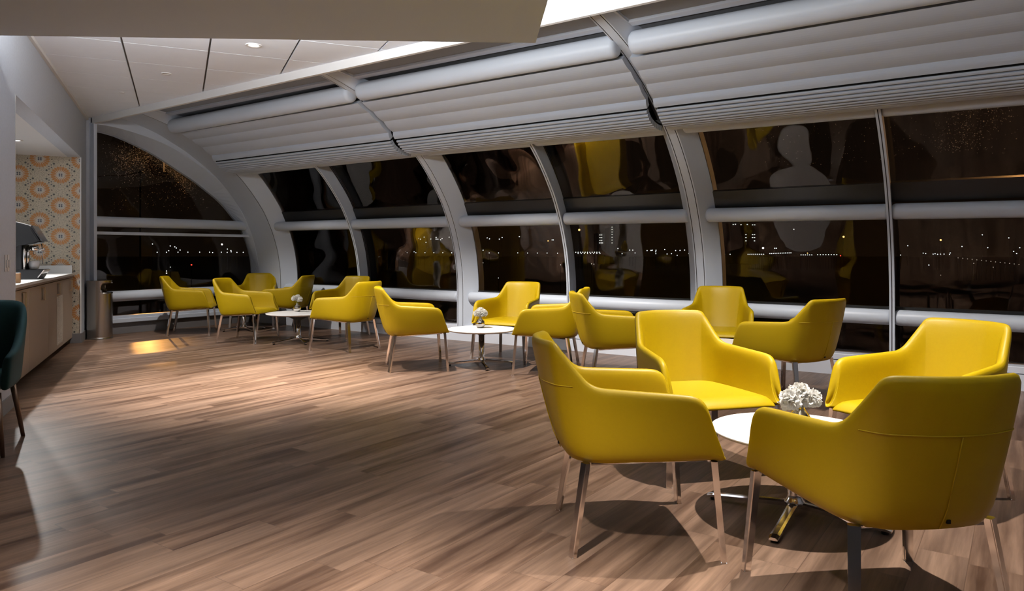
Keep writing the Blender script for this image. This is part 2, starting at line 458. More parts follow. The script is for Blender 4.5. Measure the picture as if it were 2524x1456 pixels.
# end wall sill, dark kick board, post
win_e = empty('window_1', W(END_S, 1.4, 0)); tag(win_e, kind='structure')
def keep(o, p):
    o.parent = p; o.matrix_parent_inverse = Matrix.Translation(-Vector(p.location)) if p.rotation_euler.z == 0 else p.matrix_world.inverted(); return o
def kbox(name, f, r0, r1, r2, m, p, bevel=0): return keep(box(name, f, r0, r1, r2, m, None, bevel), p)
kbox('sill', W, (END_S - .05, END_S + .10), (-.02, 2.80), (.165, .235), M['frame'], win_e, .01)
kbox('sill', W, (END_S - .05, END_S + .07), (-.02, 2.80), (.232, .275), M['frame'], win_e, .008)
box('baseboard_end', W, (END_S - .05, END_S + .05), (-.02, 2.80), (0, .17), M['darkkick'])['kind'] = 'structure'
box('trim_%d' % (nt + 1), W, (END_S - .06, END_FACE + .01), (2.755, 2.80), (0, 3.12), M['frame'], bevel=.004)['kind'] = 'structure'; nt += 1
bm = bmesh.new(); capped(bm, W(-7.31, .17, 1.70), W(-7.31, 2.77, 1.69), .078); keep(from_bm('handrail_tube', bm, M['frame'], smooth=True), win_e)
kbox('cross_bar', W, (-7.29, -7.26), (.06, 2.77), (1.498, 1.543), M['frame'], win_e, .004)
bm = bmesh.new(); capped(bm, W(-7.36, .05, .585), W(-7.36, 2.77, .575), .080); keep(from_bm('handrail_tube', bm, M['frame'], smooth=True), win_e)
kbox('transom', W, (-7.49, -7.44), (.0, 2.77), (1.64, 1.76), M['transom'], win_e)
# end pane (flat, half-arch outline)
bm = bmesh.new()
gl = [(o, h) for o, h in GC if h > .23] + [(-.05, .25), (2.78, .25)]
prism(bm, gl, lambda p, k: W(END_S + .004 - .010 * k, p[0], p[1]))
keep(from_bm('glass_pane', bm, M['glass']), win_e)

# ---- bays: kick panel, tubes, panes, mullions
def rail_h(s, base):
    xs = [-6.5, -2.66, .83, 4.32, 8]; ys = base
    for i in range(4):
        if s <= xs[i + 1] or i == 3:
            f = (s - xs[i]) / (xs[i + 1] - xs[i]); return ys[i] + (ys[i + 1] - ys[i]) * f
MIDH = [1.675, 1.667, 1.652, 1.622, 1.615]; LOWH = [.625, .612, .608, .592, .59]; TOPH = [2.565, 2.578, 2.552, 2.512, 2.50]
for b in range(4):
    s0, s1 = RIBS[b], RIBS[b + 1]
    a0 = s0 + (.21 if b else .21); a1 = s1 - .19
    win = empty('window_%d' % (b + 2), W((s0 + s1) / 2, 0, 0)); tag(win, kind='structure')
    # kick panel with a groove line, sill
    kbox('kick_panel', W, (s0 - (.0 if b else .6), s1), (-.25, .0), (0, .146), M['kick'], win, .0)
    kbox('sill', W, (s0 - (.0 if b else .6), s1), (-.25, -.008), (.152, .215), M['kick'], win, .006)
    for base, rr, nm, ins in ((MIDH, .077, 'handrail_tube', .085), (LOWH, .077, 'handrail_tube', .085), (TOPH, .082, 'header_tube', .09)):
        p = []
        for s in (a0 - .10 if b else a0 - .17, a1 + .10):
            h = rail_h(s, base); o, hh = on_arch(h, 0)
            q = with_normals(prof_points(h, h + .2))[0]
            # centre kept at the measured height, pushed outwards
            o2, h2 = q[0] + q[2] * ins, q[1] + q[3] * ins
            q2 = with_normals(prof_points(h - (h2 - h), h + .2))[0]
            p.append(W(s, q2[0] + q2[2] * ins, h))
        # split at the mullion as in the hall
        mid = p[0] + (p[1] - p[0]) * ((MULL[b] - (a0 - .1)) / (a1 - a0 + .2))
        d = (p[1] - p[0]).normalized()
        bm = bmesh.new(); capped(bm, p[0], mid - d * .012, rr, cr=.035); keep(from_bm(nm, bm, M['frame'], smooth=True), win)
        bm = bmesh.new(); capped(bm, mid + d * .012, p[1], rr, cr=.035); keep(from_bm(nm, bm, M['frame'], smooth=True), win)
    # black transom behind the mid tube
    bm = bmesh.new(); sweep(bm, [(a0 - .03, .165), (a1 + .03, .165), (a1 + .03, .21), (a0 - .03, .21)], prof_points(1.66, 1.83)); keep(from_bm('transom', bm, M['transom']), win)
    bm = bmesh.new(); sweep(bm, [(a0 - .03, .165), (a1 + .03, .165), (a1 + .03, .21), (a0 - .03, .21)], prof_points(.60, .70)); keep(from_bm('transom', bm, M['transom']), win)
    # mullion: twin pale strips with a groove, and a fin back to the glass
    c = MULL[b]
    bm = bmesh.new()
    sec = [(c - .024, -.012), (c - .004, -.012), (c - .004, .004), (c + .004, .004), (c + .004, -.012), (c + .024, -.012), (c + .024, .003), (c + .006, .008), (c + .006, .18), (c - .006, .18), (c - .006, .008), (c - .024, .003)]
    sweep(bm, sec, prof_points(.20, 2.60)); mo = keep(from_bm('mullion', bm, M['frame']), win)
    mo.data.materials.append(M['groove'])
    for i, f in enumerate(mo.data.polygons):
        if i < len(mo.data.polygons) - 2 and i % 12 in (1, 2, 3): f.material_index = 1
    # panes
    for (x0, x1) in ((a0 - .02, c), (c, a1 + .02)):
        bm = bmesh.new()
        rings = []
        for o, h, no, nh in with_normals(prof_points(.20, 2.72)):
            rings.append([bm.verts.new(W(s, o + no * d, h + nh * d)) for s, d in ((x0, .175), (x1, .175), (x1, .187), (x0, .187))])
        for r0, r1 in zip(rings, rings[1:]):
            for i in range(4): bm.faces.new((r0[i], r0[(i + 1) % 4], r1[(i + 1) % 4], r1[i]))
        bm.faces.new(rings[0]); bm.faces.new(rings[-1][::-1])
        g = keep(from_bm('glass_pane', bm, M['glass'], smooth=True), win)
        g.data.set_sharp_from_angle(angle=R(40))

# ---- upper skin: tube, sloping grey panel, outer cover
for b in range(4):
    s0, s1 = RIBS[b] + (.07 if b else .04), RIBS[b + 1] - .06
    bm = bmesh.new(); capped(bm, W(s0 + .02, 1.98, 3.105 if b == 0 else 3.122), W(s1 + .02, 1.98, 3.122), .106, seg=32, cr=.05)
    tb = from_bm('trim_%d' % (nt + 1), bm, M['frame'], smooth=True); tag(tb, kind='structure'); nt += 1
    # edge strips of the sloping panel
    bm = bmesh.new()
    hexa(bm, lambda a, c_, d: W(a, c_, 3.262 + (c_ - 2.05) * .14 + d), (s0, s1 + .1), (2.05, 2.13), (-.012, .03))
    hexa(bm, lambda a, c_, d: W(a, c_, 3.262 + (c_ - 2.05) * .14 + d), (s0 - .01, s0 + .07), (2.05, 3.3), (-.012, .03))
    ob = from_bm('trim_%d' % (nt + 1), bm, M['frame']); tag(ob, kind='structure'); nt += 1
bm = bmesh.new()
hexa(bm, lambda a, c_, d: W(a, c_, 3.275 + (c_ - 2.05) * .14 + d), (-7.3, 8.4), (1.9, 3.4), (0, .08))
up = from_bm('ceiling_slope', bm, M['upper']); tag(up, kind='structure')
# roof skin over the shades
bm = bmesh.new(); sweep(bm, [(-7.3, .31), (8.4, .31), (8.4, .34), (-7.3, .34)], prof_points(2.66, None))
tag(from_bm('ceiling_vault', bm, M['upper']), kind='structure')

# ---- window shades (pulled up, one per bay)
CUP = []
def arc(p, q, bul, n):
    """points from p to q bulging by bul to the room side (down/inwards)"""
    dx, dy = q[0] - p[0], q[1] - p[1]; L = math.hypot(dx, dy); nx, ny = -dy / L, dx / L
    return [(p[0] + dx * k / n + nx * bul * math.sin(math.pi * k / n), p[1] + dy * k / n + ny * bul * math.sin(math.pi * k / n)) for k in range(n + 1)]
pA, pB, pC, pD, pE = (1.885, 3.020), (1.705, 2.940), (1.530, 2.845), (1.370, 2.738), (1.336, 2.654)
def sgn_bulge(p, q, b_):   # make sure that the bulge goes down
    r_ = arc(p, q, b_, 2)[1]; m_ = ((p[0] + q[0]) / 2, (p[1] + q[1]) / 2)
    return b_ if (r_[1] < m_[1]) else -b_
for b in range(4):
    s0, s1 = RIBS[b] + (.0 if b else .12), RIBS[b + 1] - .0
    if b == 0: s0, s1 = -6.50, RIBS[1] - .045
    else: s0, s1 = RIBS[b] + .03, RIBS[b + 1] - .045
    sh = empty('window_shade', W((s0 + s1) / 2, 1.5, 2.65))
    names = ['far left bay beside the end wall', 'middle bay', 'right bay nearest the camera', 'bay beyond the right frame edge']
    tag(sh, 'pale grey folded window shade drawn up above the ' + names[b], 'window shade', 'folded shades above the curved windows')
    line = []
    for (p, q, bl) in ((pA, pB, .010), (pB, pC, .014), (pC, pD, .014), (pD, pE, .012)):
        seg = arc(p, q, sgn_bulge(p, q, bl), 8)
        line += seg if not line else seg[1:]
    bk = [(p[0] - .045, p[1] + .045) for p in line[::-1]]
    bm = bmesh.new(); prism(bm, line + bk, lambda p, k: W(s0 if k == 0 else s1, p[0], p[1]))
    bmesh.ops.recalc_face_normals(bm, faces=bm.faces)
    keep(from_bm('shade_fabric', bm, M['shade']), sh)
    # pleat stack
    cur = catmull([(1.322, 2.636), (1.29, 2.592), (1.235, 2.548), (1.15, 2.512), (1.04, 2.492), (.93, 2.492)], 4)
    L = [0]
    for a_, b_ in zip(cur, cur[1:]): L.append(L[-1] + math.hypot(b_[0] - a_[0], b_[1] - a_[1]))
    def cat_at(u):
        x_ = u * L[-1]
        for i in range(len(L) - 1):
            if L[i + 1] >= x_:
                f = (x_ - L[i]) / (L[i + 1] - L[i]); return (cur[i][0] + (cur[i + 1][0] - cur[i][0]) * f, cur[i][1] + (cur[i + 1][1] - cur[i][1]) * f)
        return cur[-1]
    NP = 10; bm = bmesh.new()
    for k in range(NP):
        u0, u1 = k / NP, (k + .66) / NP
        a_ = cat_at(u0); b_ = cat_at(u1); dx, dy = b_[0] - a_[0], b_[1] - a_[1]; l_ = math.hypot(dx, dy); nx, ny = dy / l_, -dx / l_
        if ny > 0: nx, ny = -nx, -ny
        if k == 0 and False: pass
        o1 = [(a_[0] - nx * .05, a_[1] - ny * .05), (a_[0], a_[1]), (a_[0] + dx * .3 + nx * .006, a_[1] + dy * .3 + ny * .006), (a_[0] + dx * .7 + nx * .006, a_[1] + dy * .7 + ny * .006), (b_[0], b_[1]), (b_[0] - nx * .05, b_[1] - ny * .05)]
        prism(bm, o1, lambda p, kk: W(s0 + .015 if kk == 0 else s1 - .015, p[0], p[1]))
    keep(from_bm('pleat_stack', bm, M['shade']), sh)
    inner = [(p[0] - .022, p[1] + .026) for p in cur]
    bm = bmesh.new(); prism(bm, inner + [(p[0] - .02, p[1] + .05) for p in inner[::-1]], lambda p, k: W(s0 + .03 if k == 0 else s1 - .03, p[0], p[1]))
    keep(from_bm('gap_shadow_sheet', bm, M['gapshadow']), sh)  # black sheet added so the gaps between pleats look shadowed
    bm = bmesh.new(); prism(bm, [(1.30, 2.70), (1.36, 2.72), (1.345, 2.60), (1.31, 2.61), (1.26, 2.63)], lambda p, k: W(s0 + .02 if k == 0 else s1 - .02, p[0] - .035, p[1] + .02))
    keep(from_bm('gap_shadow_sheet', bm, M['gapshadow']), sh)  # painted shadow for the slot between fabric band and pleats

# ---- ceiling: tiles, trim, grid
PA, PC, PH = .745, .76, 3.19
D2 = KN; D1 = KD     # across / along in plan
def CT(a, c, h): return D2 * a + D1 * c + Vector((0, 0, h))
bm = bmesh.new()
# clip each tile against the ceiling edge o >= 2.87 (half-plane) with bisect
i0, i1 = -14, 18
for i in range(i0, i1):
    for j in range(-14, 8):
        a0_, c0_ = -.48 + PA * i, 7.66 + PC * j
        ctr = CT(a0_ + PA / 2, c0_ + PC / 2, 0)
        o_ = (ctr - B0).dot(N); s_ = (ctr - B0).dot(U)
        if o_ < 2.3 or o_ > 13.4 or s_ < -8.4 or s_ > 8.8: continue
        hexa(bm, CT, (a0_ + .009, a0_ + PA - .009), (c0_ + .0045, c0_ + PC - .0045), (PH, PH + .02))
for co, no in ((W(0, 2.82, 0), -(N - U * .0169).normalized()), (W(0, 13.2, 0), N), (W(-7.5, 0, 0), -U), (W(8.4, 0, 0), U)):
    r_ = bmesh.ops.bisect_plane(bm, geom=bm.verts[:] + bm.edges[:] + bm.faces[:], plane_co=co, plane_no=no, clear_outer=True)
    bmesh.ops.holes_fill(bm, edges=[e for e in r_['geom_cut'] if isinstance(e, bmesh.types.BMEdge)], sides=8)
ce = from_bm('ceiling', bm, M['tileceil']); tag(ce, kind='structure')
box('ceiling_deck', W, (-7.5, 8.4), (2.84, 13.2), (PH + .035, PH + .20), M['gap'])['kind'] = 'structure'
tr_ = box('trim_%d' % (nt + 1), lambda a, c_, d: W(a, c_ + 2.80 + .0169 * (a + 5.5), d), (END_FACE - .02, 8.3), (0, .04), (3.10, 3.27), M['white']); tag(tr_, kind='structure'); nt += 1

# ---- walls behind and beside the camera
for nm, a, b_, c_ in (('wall_back', (-7.5, 8.5), (13.2, 13.35), (0, 3.4)), ('wall_right', (8.4, 8.55), (-.35, 13.3), (0, 3.6))):
    box(nm, W, a, b_, c_, M['wall'])['kind'] = 'structure'
box('wall_left', K, (-14.5, -5.6), (-2.6, -2.45), (0, 3.3), M['wall'])['kind'] = 'structure'

# ---- kitchen wall with the niche
NI0, NI1, NH, ND = -5.15, -.70, 2.54, -.80
bm = bmesh.new()
hexa(bm, K, (-5.86, NI0), (ND - .1, 0), (0, 3.22))
hexa(bm, K, (NI1, .08), (-1.0, 0), (0, 3.22))
hexa(bm, K, (NI0, NI1), (-.16, 0), (NH, 3.22))
kw = from_bm('wall_kitchen', bm, M['wall']); tag(kw, kind='structure')
box('ceiling_niche', K, (NI0, NI1), (ND, -.16), (NH - .0, NH + .04), M['white'])['kind'] = 'structure'
box('wall_niche_back', K, (NI0, NI1), (ND - .1, ND), (0, NH), M['wall'])['kind'] = 'structure'
# tiled end wall of the niche: own local frame so that the pattern stands on it
tw = bpy.data.meshes.new('wall_niche_tiled'); bm = bmesh.new(); hexa(bm, XYZ, (-.80, -.012), (0, .02), (.0, NH)); bmesh.ops.recalc_face_normals(bm, faces=bm.faces); bm.to_mesh(tw); bm.free()
to = link('wall_niche_tiled', tw, M['tile']); to.location = K(NI1 - .02, 0, 0)
to.rotation_euler = (0, 0, math.atan2(KN.y, KN.x)); tag(to, kind='structure')
box('trim_%d' % (nt + 1), K, (NI1 - .028, NI1 + .0), (-.012, .004), (.13, NH), M['white'])['kind'] = 'structure'; nt += 1
box('trim_%d' % (nt + 1), K, (NI0 - .0, NI0 + .006), (-.010, .004), (.0, NH), M['white'])['kind'] = 'structure'; nt += 1
box('trim_%d' % (nt + 1), K, (-6.0, .0), (.0, .03), (3.155, PH), M['white'])['kind'] = 'structure'; nt += 1
box('baseboard_kitchen', K, (NI1 - .03, .0), (-.0, .014), (0, .13), M['darkkick'])['kind'] = 'structure'
box('baseboard_niche', K, (NI1 - .040, NI1 - .02), (-.13, .0), (0, .13), M['darkkick'])['kind'] = 'structure'
box('baseboard_pier', K, (-5.86, NI0), (0, .014), (0, .11), M['darkkick'])['kind'] = 'structure'

# ---- bulkhead hanging in the foreground
SF = Vector((.9988, .049, 0)).normalized(); SD = Vector((-SF.y, SF.x, 0))
SO = Vector((.170, 5.275, 0))
def S(a, b, h): return SO + SF * a + SD * b + Vector((0, 0, h))
# corner at a=0,b=0; runs to the left (-a) and towards the camera (-b)
bk_ = box('ceiling_bulkhead', S, (-6.2, 0), (-7.2, 0), (2.755, 2.80), M['soffit']); tag(bk_, kind='structure')
box('ceiling_bulkhead_core', S, (-5.9, -.45), (-6.9, -.45), (2.80, PH + .02), M['soffit'])['kind'] = 'structure'

# ================================================================ LIGHTS
def lamp(name, kind, loc, energy, color, parent=None, **kw):
    l = bpy.data.lights.new(name, kind); l.energy = energy; l.color = color
    for k, v in kw.items(): setattr(l, k, v)
    o = bpy.data.objects.new(name, l); COL.objects.link(o); o.location = loc
    return o
def downlight(x, y, h, power, label, color=WARM, size=.055, angle=150, lit=True, blend=.6, group='recessed ceiling downlights', r=.075):
    d = empty('recessed_downlight', (x, y, h)); tag(d, label, 'ceiling light', group)
    bm = bmesh.new(); lathe(bm, [(r, 0), (r, -.006), (r * .93, -.009), (r * .62, -.004), (r * .60, .0)], 28, cap=False); from_bm('trim_ring', bm, M['white'], d, True)
    bm = bmesh.new(); lathe(bm, [(r * .60, -.002), (r * .30, -.0025), (r * .01, -.003)], 24); from_bm('lens', bm, M['lens'] if lit else M['lens2'], d)
    if lit:
        s = lamp('downlight_beam', 'SPOT', (0, 0, -.03), power, color, spot_size=R(angle), spot_blend=blend, shadow_soft_size=size)
        s.parent = d
    return d
CH = PH
downlight(-2.43, 6.866, CH, P_DOWN * 5.2, 'lit round downlight in the white tiled ceiling', size=.05, angle=66, blend=1)
downlight(1.5, 3.5, CH, P_DOWN * 2.1, 'downlight over the nearest table with four chairs', size=.022, angle=76, blend=1)
for s_, pw, lab in ((-5.3, .62, 'downlight behind the ceiling trim over the far left group'), (-1.35, 1.75, 'downlight behind the ceiling trim over the middle table'),
                    (1.75, 1.0, 'downlight behind the ceiling trim over the chairs by the right window'), (5.0, .7, 'downlight behind the ceiling trim beyond the right frame edge')):
    dl = downlight(*W(s_, 2.70 + .0169 * s_)[:2], 3.352, P_DOWN * pw * 1.15, lab, size=.022, angle=88, blend=.5)
    for ch in dl.children:
        if ch.type == 'LIGHT': ch.rotation_euler = (-N * .27 - Vector((0, 0, 1))).to_track_quat('-Z', 'Y').to_euler()
downlight(-4.75, 8.9, CH, 1, 'small unlit round fitting in the ceiling by the kitchen wall', lit=False, r=.03)
downlight(-3.77, 7.96, CH, 1, 'small unlit round fitting in the white tiled ceiling', lit=False, r=.055)
downlight(-.50, 1.60, 2.755, P_SOFFIT * 3.1, 'downlight in the underside of the bulkhead', size=.05, angle=86, blend=.9)
downlight(-2.9, 2.9, 2.755, P_SOFFIT * .25, 'downlight in the bulkhead near the teal chair', size=.06, angle=70, blend=1)
for t_, pw, lab in ((-3.3, 1.7, 'downlight in the ceiling of the coffee niche'), (-2.2, 1.5, 'second downlight in the niche ceiling nearer the patterned tiles')):
    nl = downlight(*K(t_, -.50, 0)[:2], NH, P_NICHE * pw, lab, color=NEUT, size=.03, angle=120)
    for ch in nl.children:
        if ch.type == 'LIGHT': ch.rotation_euler = (KN * .30 - Vector((0, 0, 1)) - KD * .25).to_track_quat('-Z', 'Y').to_euler()
# cove strips lying on the bulkhead shelf, lighting the tiled ceiling
def cove(p0, p1, power, label, tilt=66):
    d = p1 - p0; L = d.length; ctr = (p0 + p1) / 2; rz = math.atan2(d.y, d.x)
    e_ = empty('cove_light_strip', ctr, rz); tag(e_, label, 'strip light', 'cove strips on the bulkhead')
    bm = bmesh.new(); hexa(bm, XYZ, (-L / 2, L / 2), (-.02, .02), (0, .018)); from_bm('channel', bm, M['white'], e_)
    l = lamp('strip_glow', 'AREA', (0, .03, .045), power, NEUT, shape='RECTANGLE', size=L, size_y=.04)
    l.rotation_euler = (R(90 + tilt), 0, 0); l.parent = e_
cove(S(-5.8, -.16, 2.802), S(-.16, -.16, 2.802), P_COVE * 1.35, 'light strip along the far edge of the bulkhead')
cove(S(-.16, -.16, 2.802), S(-.16, -6.4, 2.802), P_COVE * .8, 'light strip along the right edge of the bulkhead', 62)

# ================================================================ FURNITURE
# ---- yellow armchair: local +y is forward, +x the sitter's right
def fillet(P, rad, n=5):
    """polyline with rounded corners; returns (point, segment position) pairs"""
    P = [Vector(p) for p in P]; out = []
    L = len(P)
    for i in range(L):
        if i == 0 or i == L - 1: out.append((P[i], float(i))); continue
        a = (P[i - 1] - P[i]); b = (P[i + 1] - P[i]); la, lb = a.length, b.length; a.normalize(); b.normalize()
        r_ = rad[i]
        for k in range(n):
            u = k / (n - 1); p0 = P[i] + a * r_; p1 = P[i] + b * r_
            p = p0 * (1 - u) ** 2 + P[i] * 2 * u * (1 - u) + p1 * u * u
            pos = (i - r_ / la * (1 - 2 * u)) if u < .5 else (i + r_ / lb * (2 * u - 1))
            out.append((p, pos))
    return out
def fill_straights(Q, maxlen):
    out = [Q[0]]
    for a, b in zip(Q, Q[1:]):
        n = max(1, int(math.ceil((b[0] - a[0]).length / maxlen)))
        for k in range(1, n + 1): out.append((a[0].lerp(b[0], k / n), a[1] + (b[1] - a[1]) * k / n))
    return out
TOPV = [(.339, .343, .428), (.362, .255, .658), (.291, -.198, .684), (.240, -.352, .866), (.10, -.412, .868), (0, -.420, .868)]
TOPR = [0, .062, .060, .040, .05, 0]
BOTK = [((.336, .346, .398), 0), ((.331, .285, .394), .8), ((.325, .20, .388), 1.15), ((.314, .08, .382), 1.42), ((.298, -.03, .375), 1.66), ((.278, -.12, .368), 1.86), ((.258, -.175, .364), 2.05),
        ((.228, -.222, .361), 2.4), ((.190, -.253, .359), 2.75), ((.150, -.270, .358), 3.15), ((.10, -.280, .358), 3.7), ((.05, -.285, .358), 4.4), ((0, -.287, .358), 5)]
def bot_at(pos):
    for (a, pa), (b, pb) in zip(BOTK, BOTK[1:]):
        if pos <= pb + 1e-6: f = (pos - pa) / (pb - pa); return Vector(a).lerp(Vector(b), f)
    return Vector(BOTK[-1][0])
def build_shell():
    Q = fill_straights(fillet(TOPV, TOPR), .055)
    TT = [q[0] for q in Q]; BB = [bot_at(q[1]) for q in Q]
    TT = TT + [Vector((-p.x, p.y, p.z)) for p in TT[-2::-1]]; BB = BB + [Vector((-p.x, p.y, p.z)) for p in BB[-2::-1]]
    n = len(TT); NV = 7
    grid = []
    for i in range(n):
        col = []
        for k in range(NV):
            f = k / (NV - 1); p = BB[i].lerp(TT[i], f)
            ctr = Vector((0, .05, p.z)); out = (p - ctr); out.z = 0; out.normalize()
            p = p + out * (.008 * math.sin(math.pi * f))
            if f < .01: p = p - out * .014
            col.append(p)
        grid.append(col)
    def nrm(i, k):
        a = grid[min(i + 1, n - 1)][k] - grid[max(i - 1, 0)][k]; b = grid[i][min(k + 1, NV - 1)] - grid[i][max(k - 1, 0)]
        v = a.cross(b).normalized(); c = grid[i][k] - Vector((0, .05, grid[i][k].z)); c.z = 0
        return v if v.dot(c) > 0 else -v
    bm = bmesh.new()
    outer = [[bm.verts.new(p) for p in col] for col in grid]
    inner = []; rim = []
    for i in range(n):
        ci = []
        for k in range(NV):
            nn = nrm(i, k); th = .050 if k < NV - 1 else .044
            e = min(i, n - 1 - i)
            if e < 3: th *= (.72 + .09 * e)
            nn2 = Vector((nn.x, nn.y, nn.z * .3)).normalized()
            ci.append(bm.verts.new(grid[i][k] - nn2 * th))
        inner.append(ci)
        tp = grid[i][-1]; pv = grid[i][-2]; d = (tp - pv).normalized()
        # rim direction: away from the panel, in its surface
        j0, j1 = max(i - 1, 0), min(i + 1, n - 1); tang = (grid[j1][-1] - grid[j0][-1]).normalized()
        d = (d - tang * d.dot(tang)).normalized()
        m_ = (grid[i][-1] + inner[i][-1].co) / 2 + d * .013
        rim.append(bm.verts.new(m_))
    for i in range(n - 1):
        for k in range(NV - 1):
            bm.faces.new((outer[i][k], outer[i + 1][k], outer[i + 1][k + 1], outer[i][k + 1]))
            bm.faces.new((inner[i][k], inner[i][k + 1], inner[i + 1][k + 1], inner[i + 1][k]))
        bm.faces.new((outer[i][-1], outer[i + 1][-1], rim[i + 1], rim[i])); bm.faces.new((rim[i], rim[i + 1], inner[i + 1][-1], inner[i][-1]))
        bm.faces.new((outer[i][0], inner[i][0], inner[i + 1][0], outer[i + 1][0]))
    for i in (0, n - 1):
        vs = outer[i] + [rim[i]] + inner[i][::-1]
        for k in range(NV - 1): bm.faces.new((outer[i][k], outer[i][k + 1], inner[i][k + 1], inner[i][k]))
        bm.faces.new((outer[i][-1], rim[i], inner[i][-1]))
    return bm, grid
def build_seat():
    bm = bmesh.new(); NX, NY = 14, 12
    def half(y):
        # half width inside the shell
        t = (y + .235) / (.60); return .205 + (.300 - .205) * min(1, max(0, t)) ** .55
    topg, botg = [], []
    for j in range(NY + 1):
        fy = j / NY; y = -.235 + fy * .600
        rt, rb = [], []
        for i in range(NX + 1):
            fx = -1 + 2 * i / NX; w = half(y) - (.0 if fy < .9 else .002)
            yy = y + (.012 * (1 - fx * fx) if fy > .8 else 0)
            ex = min(1, (1 - abs(fx)) / .16); ey = min(1, (1 - fy) / .09)
            dz = -.016 * (1 - math.sqrt(max(0, 1 - (1 - ex) ** 2))) - .045 * (1 - math.sqrt(max(0, 1 - (1 - ey) ** 2)))
            z = .452 + .010 * (1 - fx * fx) * math.sin(math.pi * min(1, fy * .8 + .15)) + dz
            rt.append(bm.verts.new((fx * w, yy, z)))
            rb.append(bm.verts.new((fx * w, yy - (.008 if j == NY else 0), .362 + .036 * fy)))
        topg.append(rt); botg.append(rb)
    for j in range(NY):
        for i in range(NX):
            bm.faces.new((topg[j][i], topg[j][i + 1], topg[j + 1][i + 1], topg[j + 1][i]))
            bm.faces.new((botg[j][i], botg[j + 1][i], botg[j + 1][i + 1], botg[j][i + 1]))
    for j in range(NY):
        bm.faces.new((topg[j][0], topg[j + 1][0], botg[j + 1][0], botg[j][0])); bm.faces.new((topg[j][-1], botg[j][-1], botg[j + 1][-1], topg[j + 1][-1]))
    for i in range(NX):
        bm.faces.new((topg[0][i], botg[0][i], botg[0][i + 1], topg[0][i + 1])); bm.faces.new((topg[-1][i], topg[-1][i + 1], botg[-1][i + 1], botg[-1][i]))
    return bm
def leg_bm(foot, top, w0=(.032, .022), w1=(.040, .026), rot=0.0):
    bm = bmesh.new(); f = Vector(foot); t_ = Vector(top); rings = []
    ca, sa = math.cos(rot), math.sin(rot)
    for p, (w, d) in ((f, w0), (f + Vector((0, 0, .004)), (w0[0] + .002, w0[1] + .002)), (t_, w1)):
        rings.append([bm.verts.new(p + Vector((ca * x * w / 2 - sa * y * d / 2, sa * x * w / 2 + ca * y * d / 2, 0))) for x, y in ((-1, -1), (1, -1), (1, 1), (-1, 1))])
    for a, b in zip(rings, rings[1:]):
        for i in range(4): bm.faces.new((a[i], a[(i + 1) % 4], b[(i + 1) % 4], b[i]))
    bm.faces.new(rings[0][::-1]); bm.faces.new(rings[-1])
    bmesh.ops.bevel(bm, geom=[e for e in bm.edges if abs(e.verts[0].co.z - e.verts[1].co.z) > .1], offset=.004, segments=2, affect='EDGES')
    return bm
def make_armchair():
    root = empty('armchair')
    bm, grid = build_shell()
    sh = from_bm('shell', bm, M['leather'], root, True)
    md = sh.modifiers.new('sub', 'SUBSURF'); md.levels = 1; md.render_levels = 1
    st = from_bm('seat', build_seat(), M['leather'], root, True)
    md = st.modifiers.new('sub', 'SUBSURF'); md.levels = 1; md.render_levels = 1
    for s in (1, -1):
        from_bm('leg', leg_bm((s * .346, .338, 0), (s * .318, .308, .40), rot=s * -.25), M['chrome'], root)
        from_bm('leg', leg_bm((s * .276, -.264, 0), (s * .240, -.205, .375), rot=s * .5), M['chrome'], root)
    bm = bmesh.new()
    for a, b in (((.30, .295, .398), (-.30, .295, .398)), ((.22, -.195, .368), (-.22, -.195, .368)), ((.28, .28, .398), (.22, -.18, .368)), ((-.28, .28, .398), (-.22, -.18, .368))):
        tube(bm, [a, b], .010, 8)
    from_bm('seat_frame', bm, M['chrome'], root, True)
    # stitched seams on the outside of the back
    def surf(i, z):
        col = grid[i]
        for a, b in zip(col, col[1:]):
            if a.z <= z <= b.z: f = (z - a.z) / (b.z - a.z); return a.lerp(b, f)
        return col[-1]
    bm = bmesh.new(); c = len(grid) // 2
    tube(bm, [surf(c, z) + Vector((.0, -.0005, 0)) for z in (.38, .45, .53, .61, .69)], .0022, 6)
    tube(bm, [surf(i, .694) + Vector((0, -.0005, 0)) for i in range(len(grid)) if abs(i - c) < 14 and grid[i][-1].z > .70], .0022, 6)
    from_bm('seam', bm, M['seam'], root, True)
    p = surf(c, .405)
    tg = box('brand_tag', XYZ, (.014, .026), (p.y - .004, p.y + .004), (.399, .411), M['black'], root); tg['label'] = 'small black tag beside the seam'
    return root
proto = make_armchair()
GR = 'yellow leather armchairs around the low white tables'
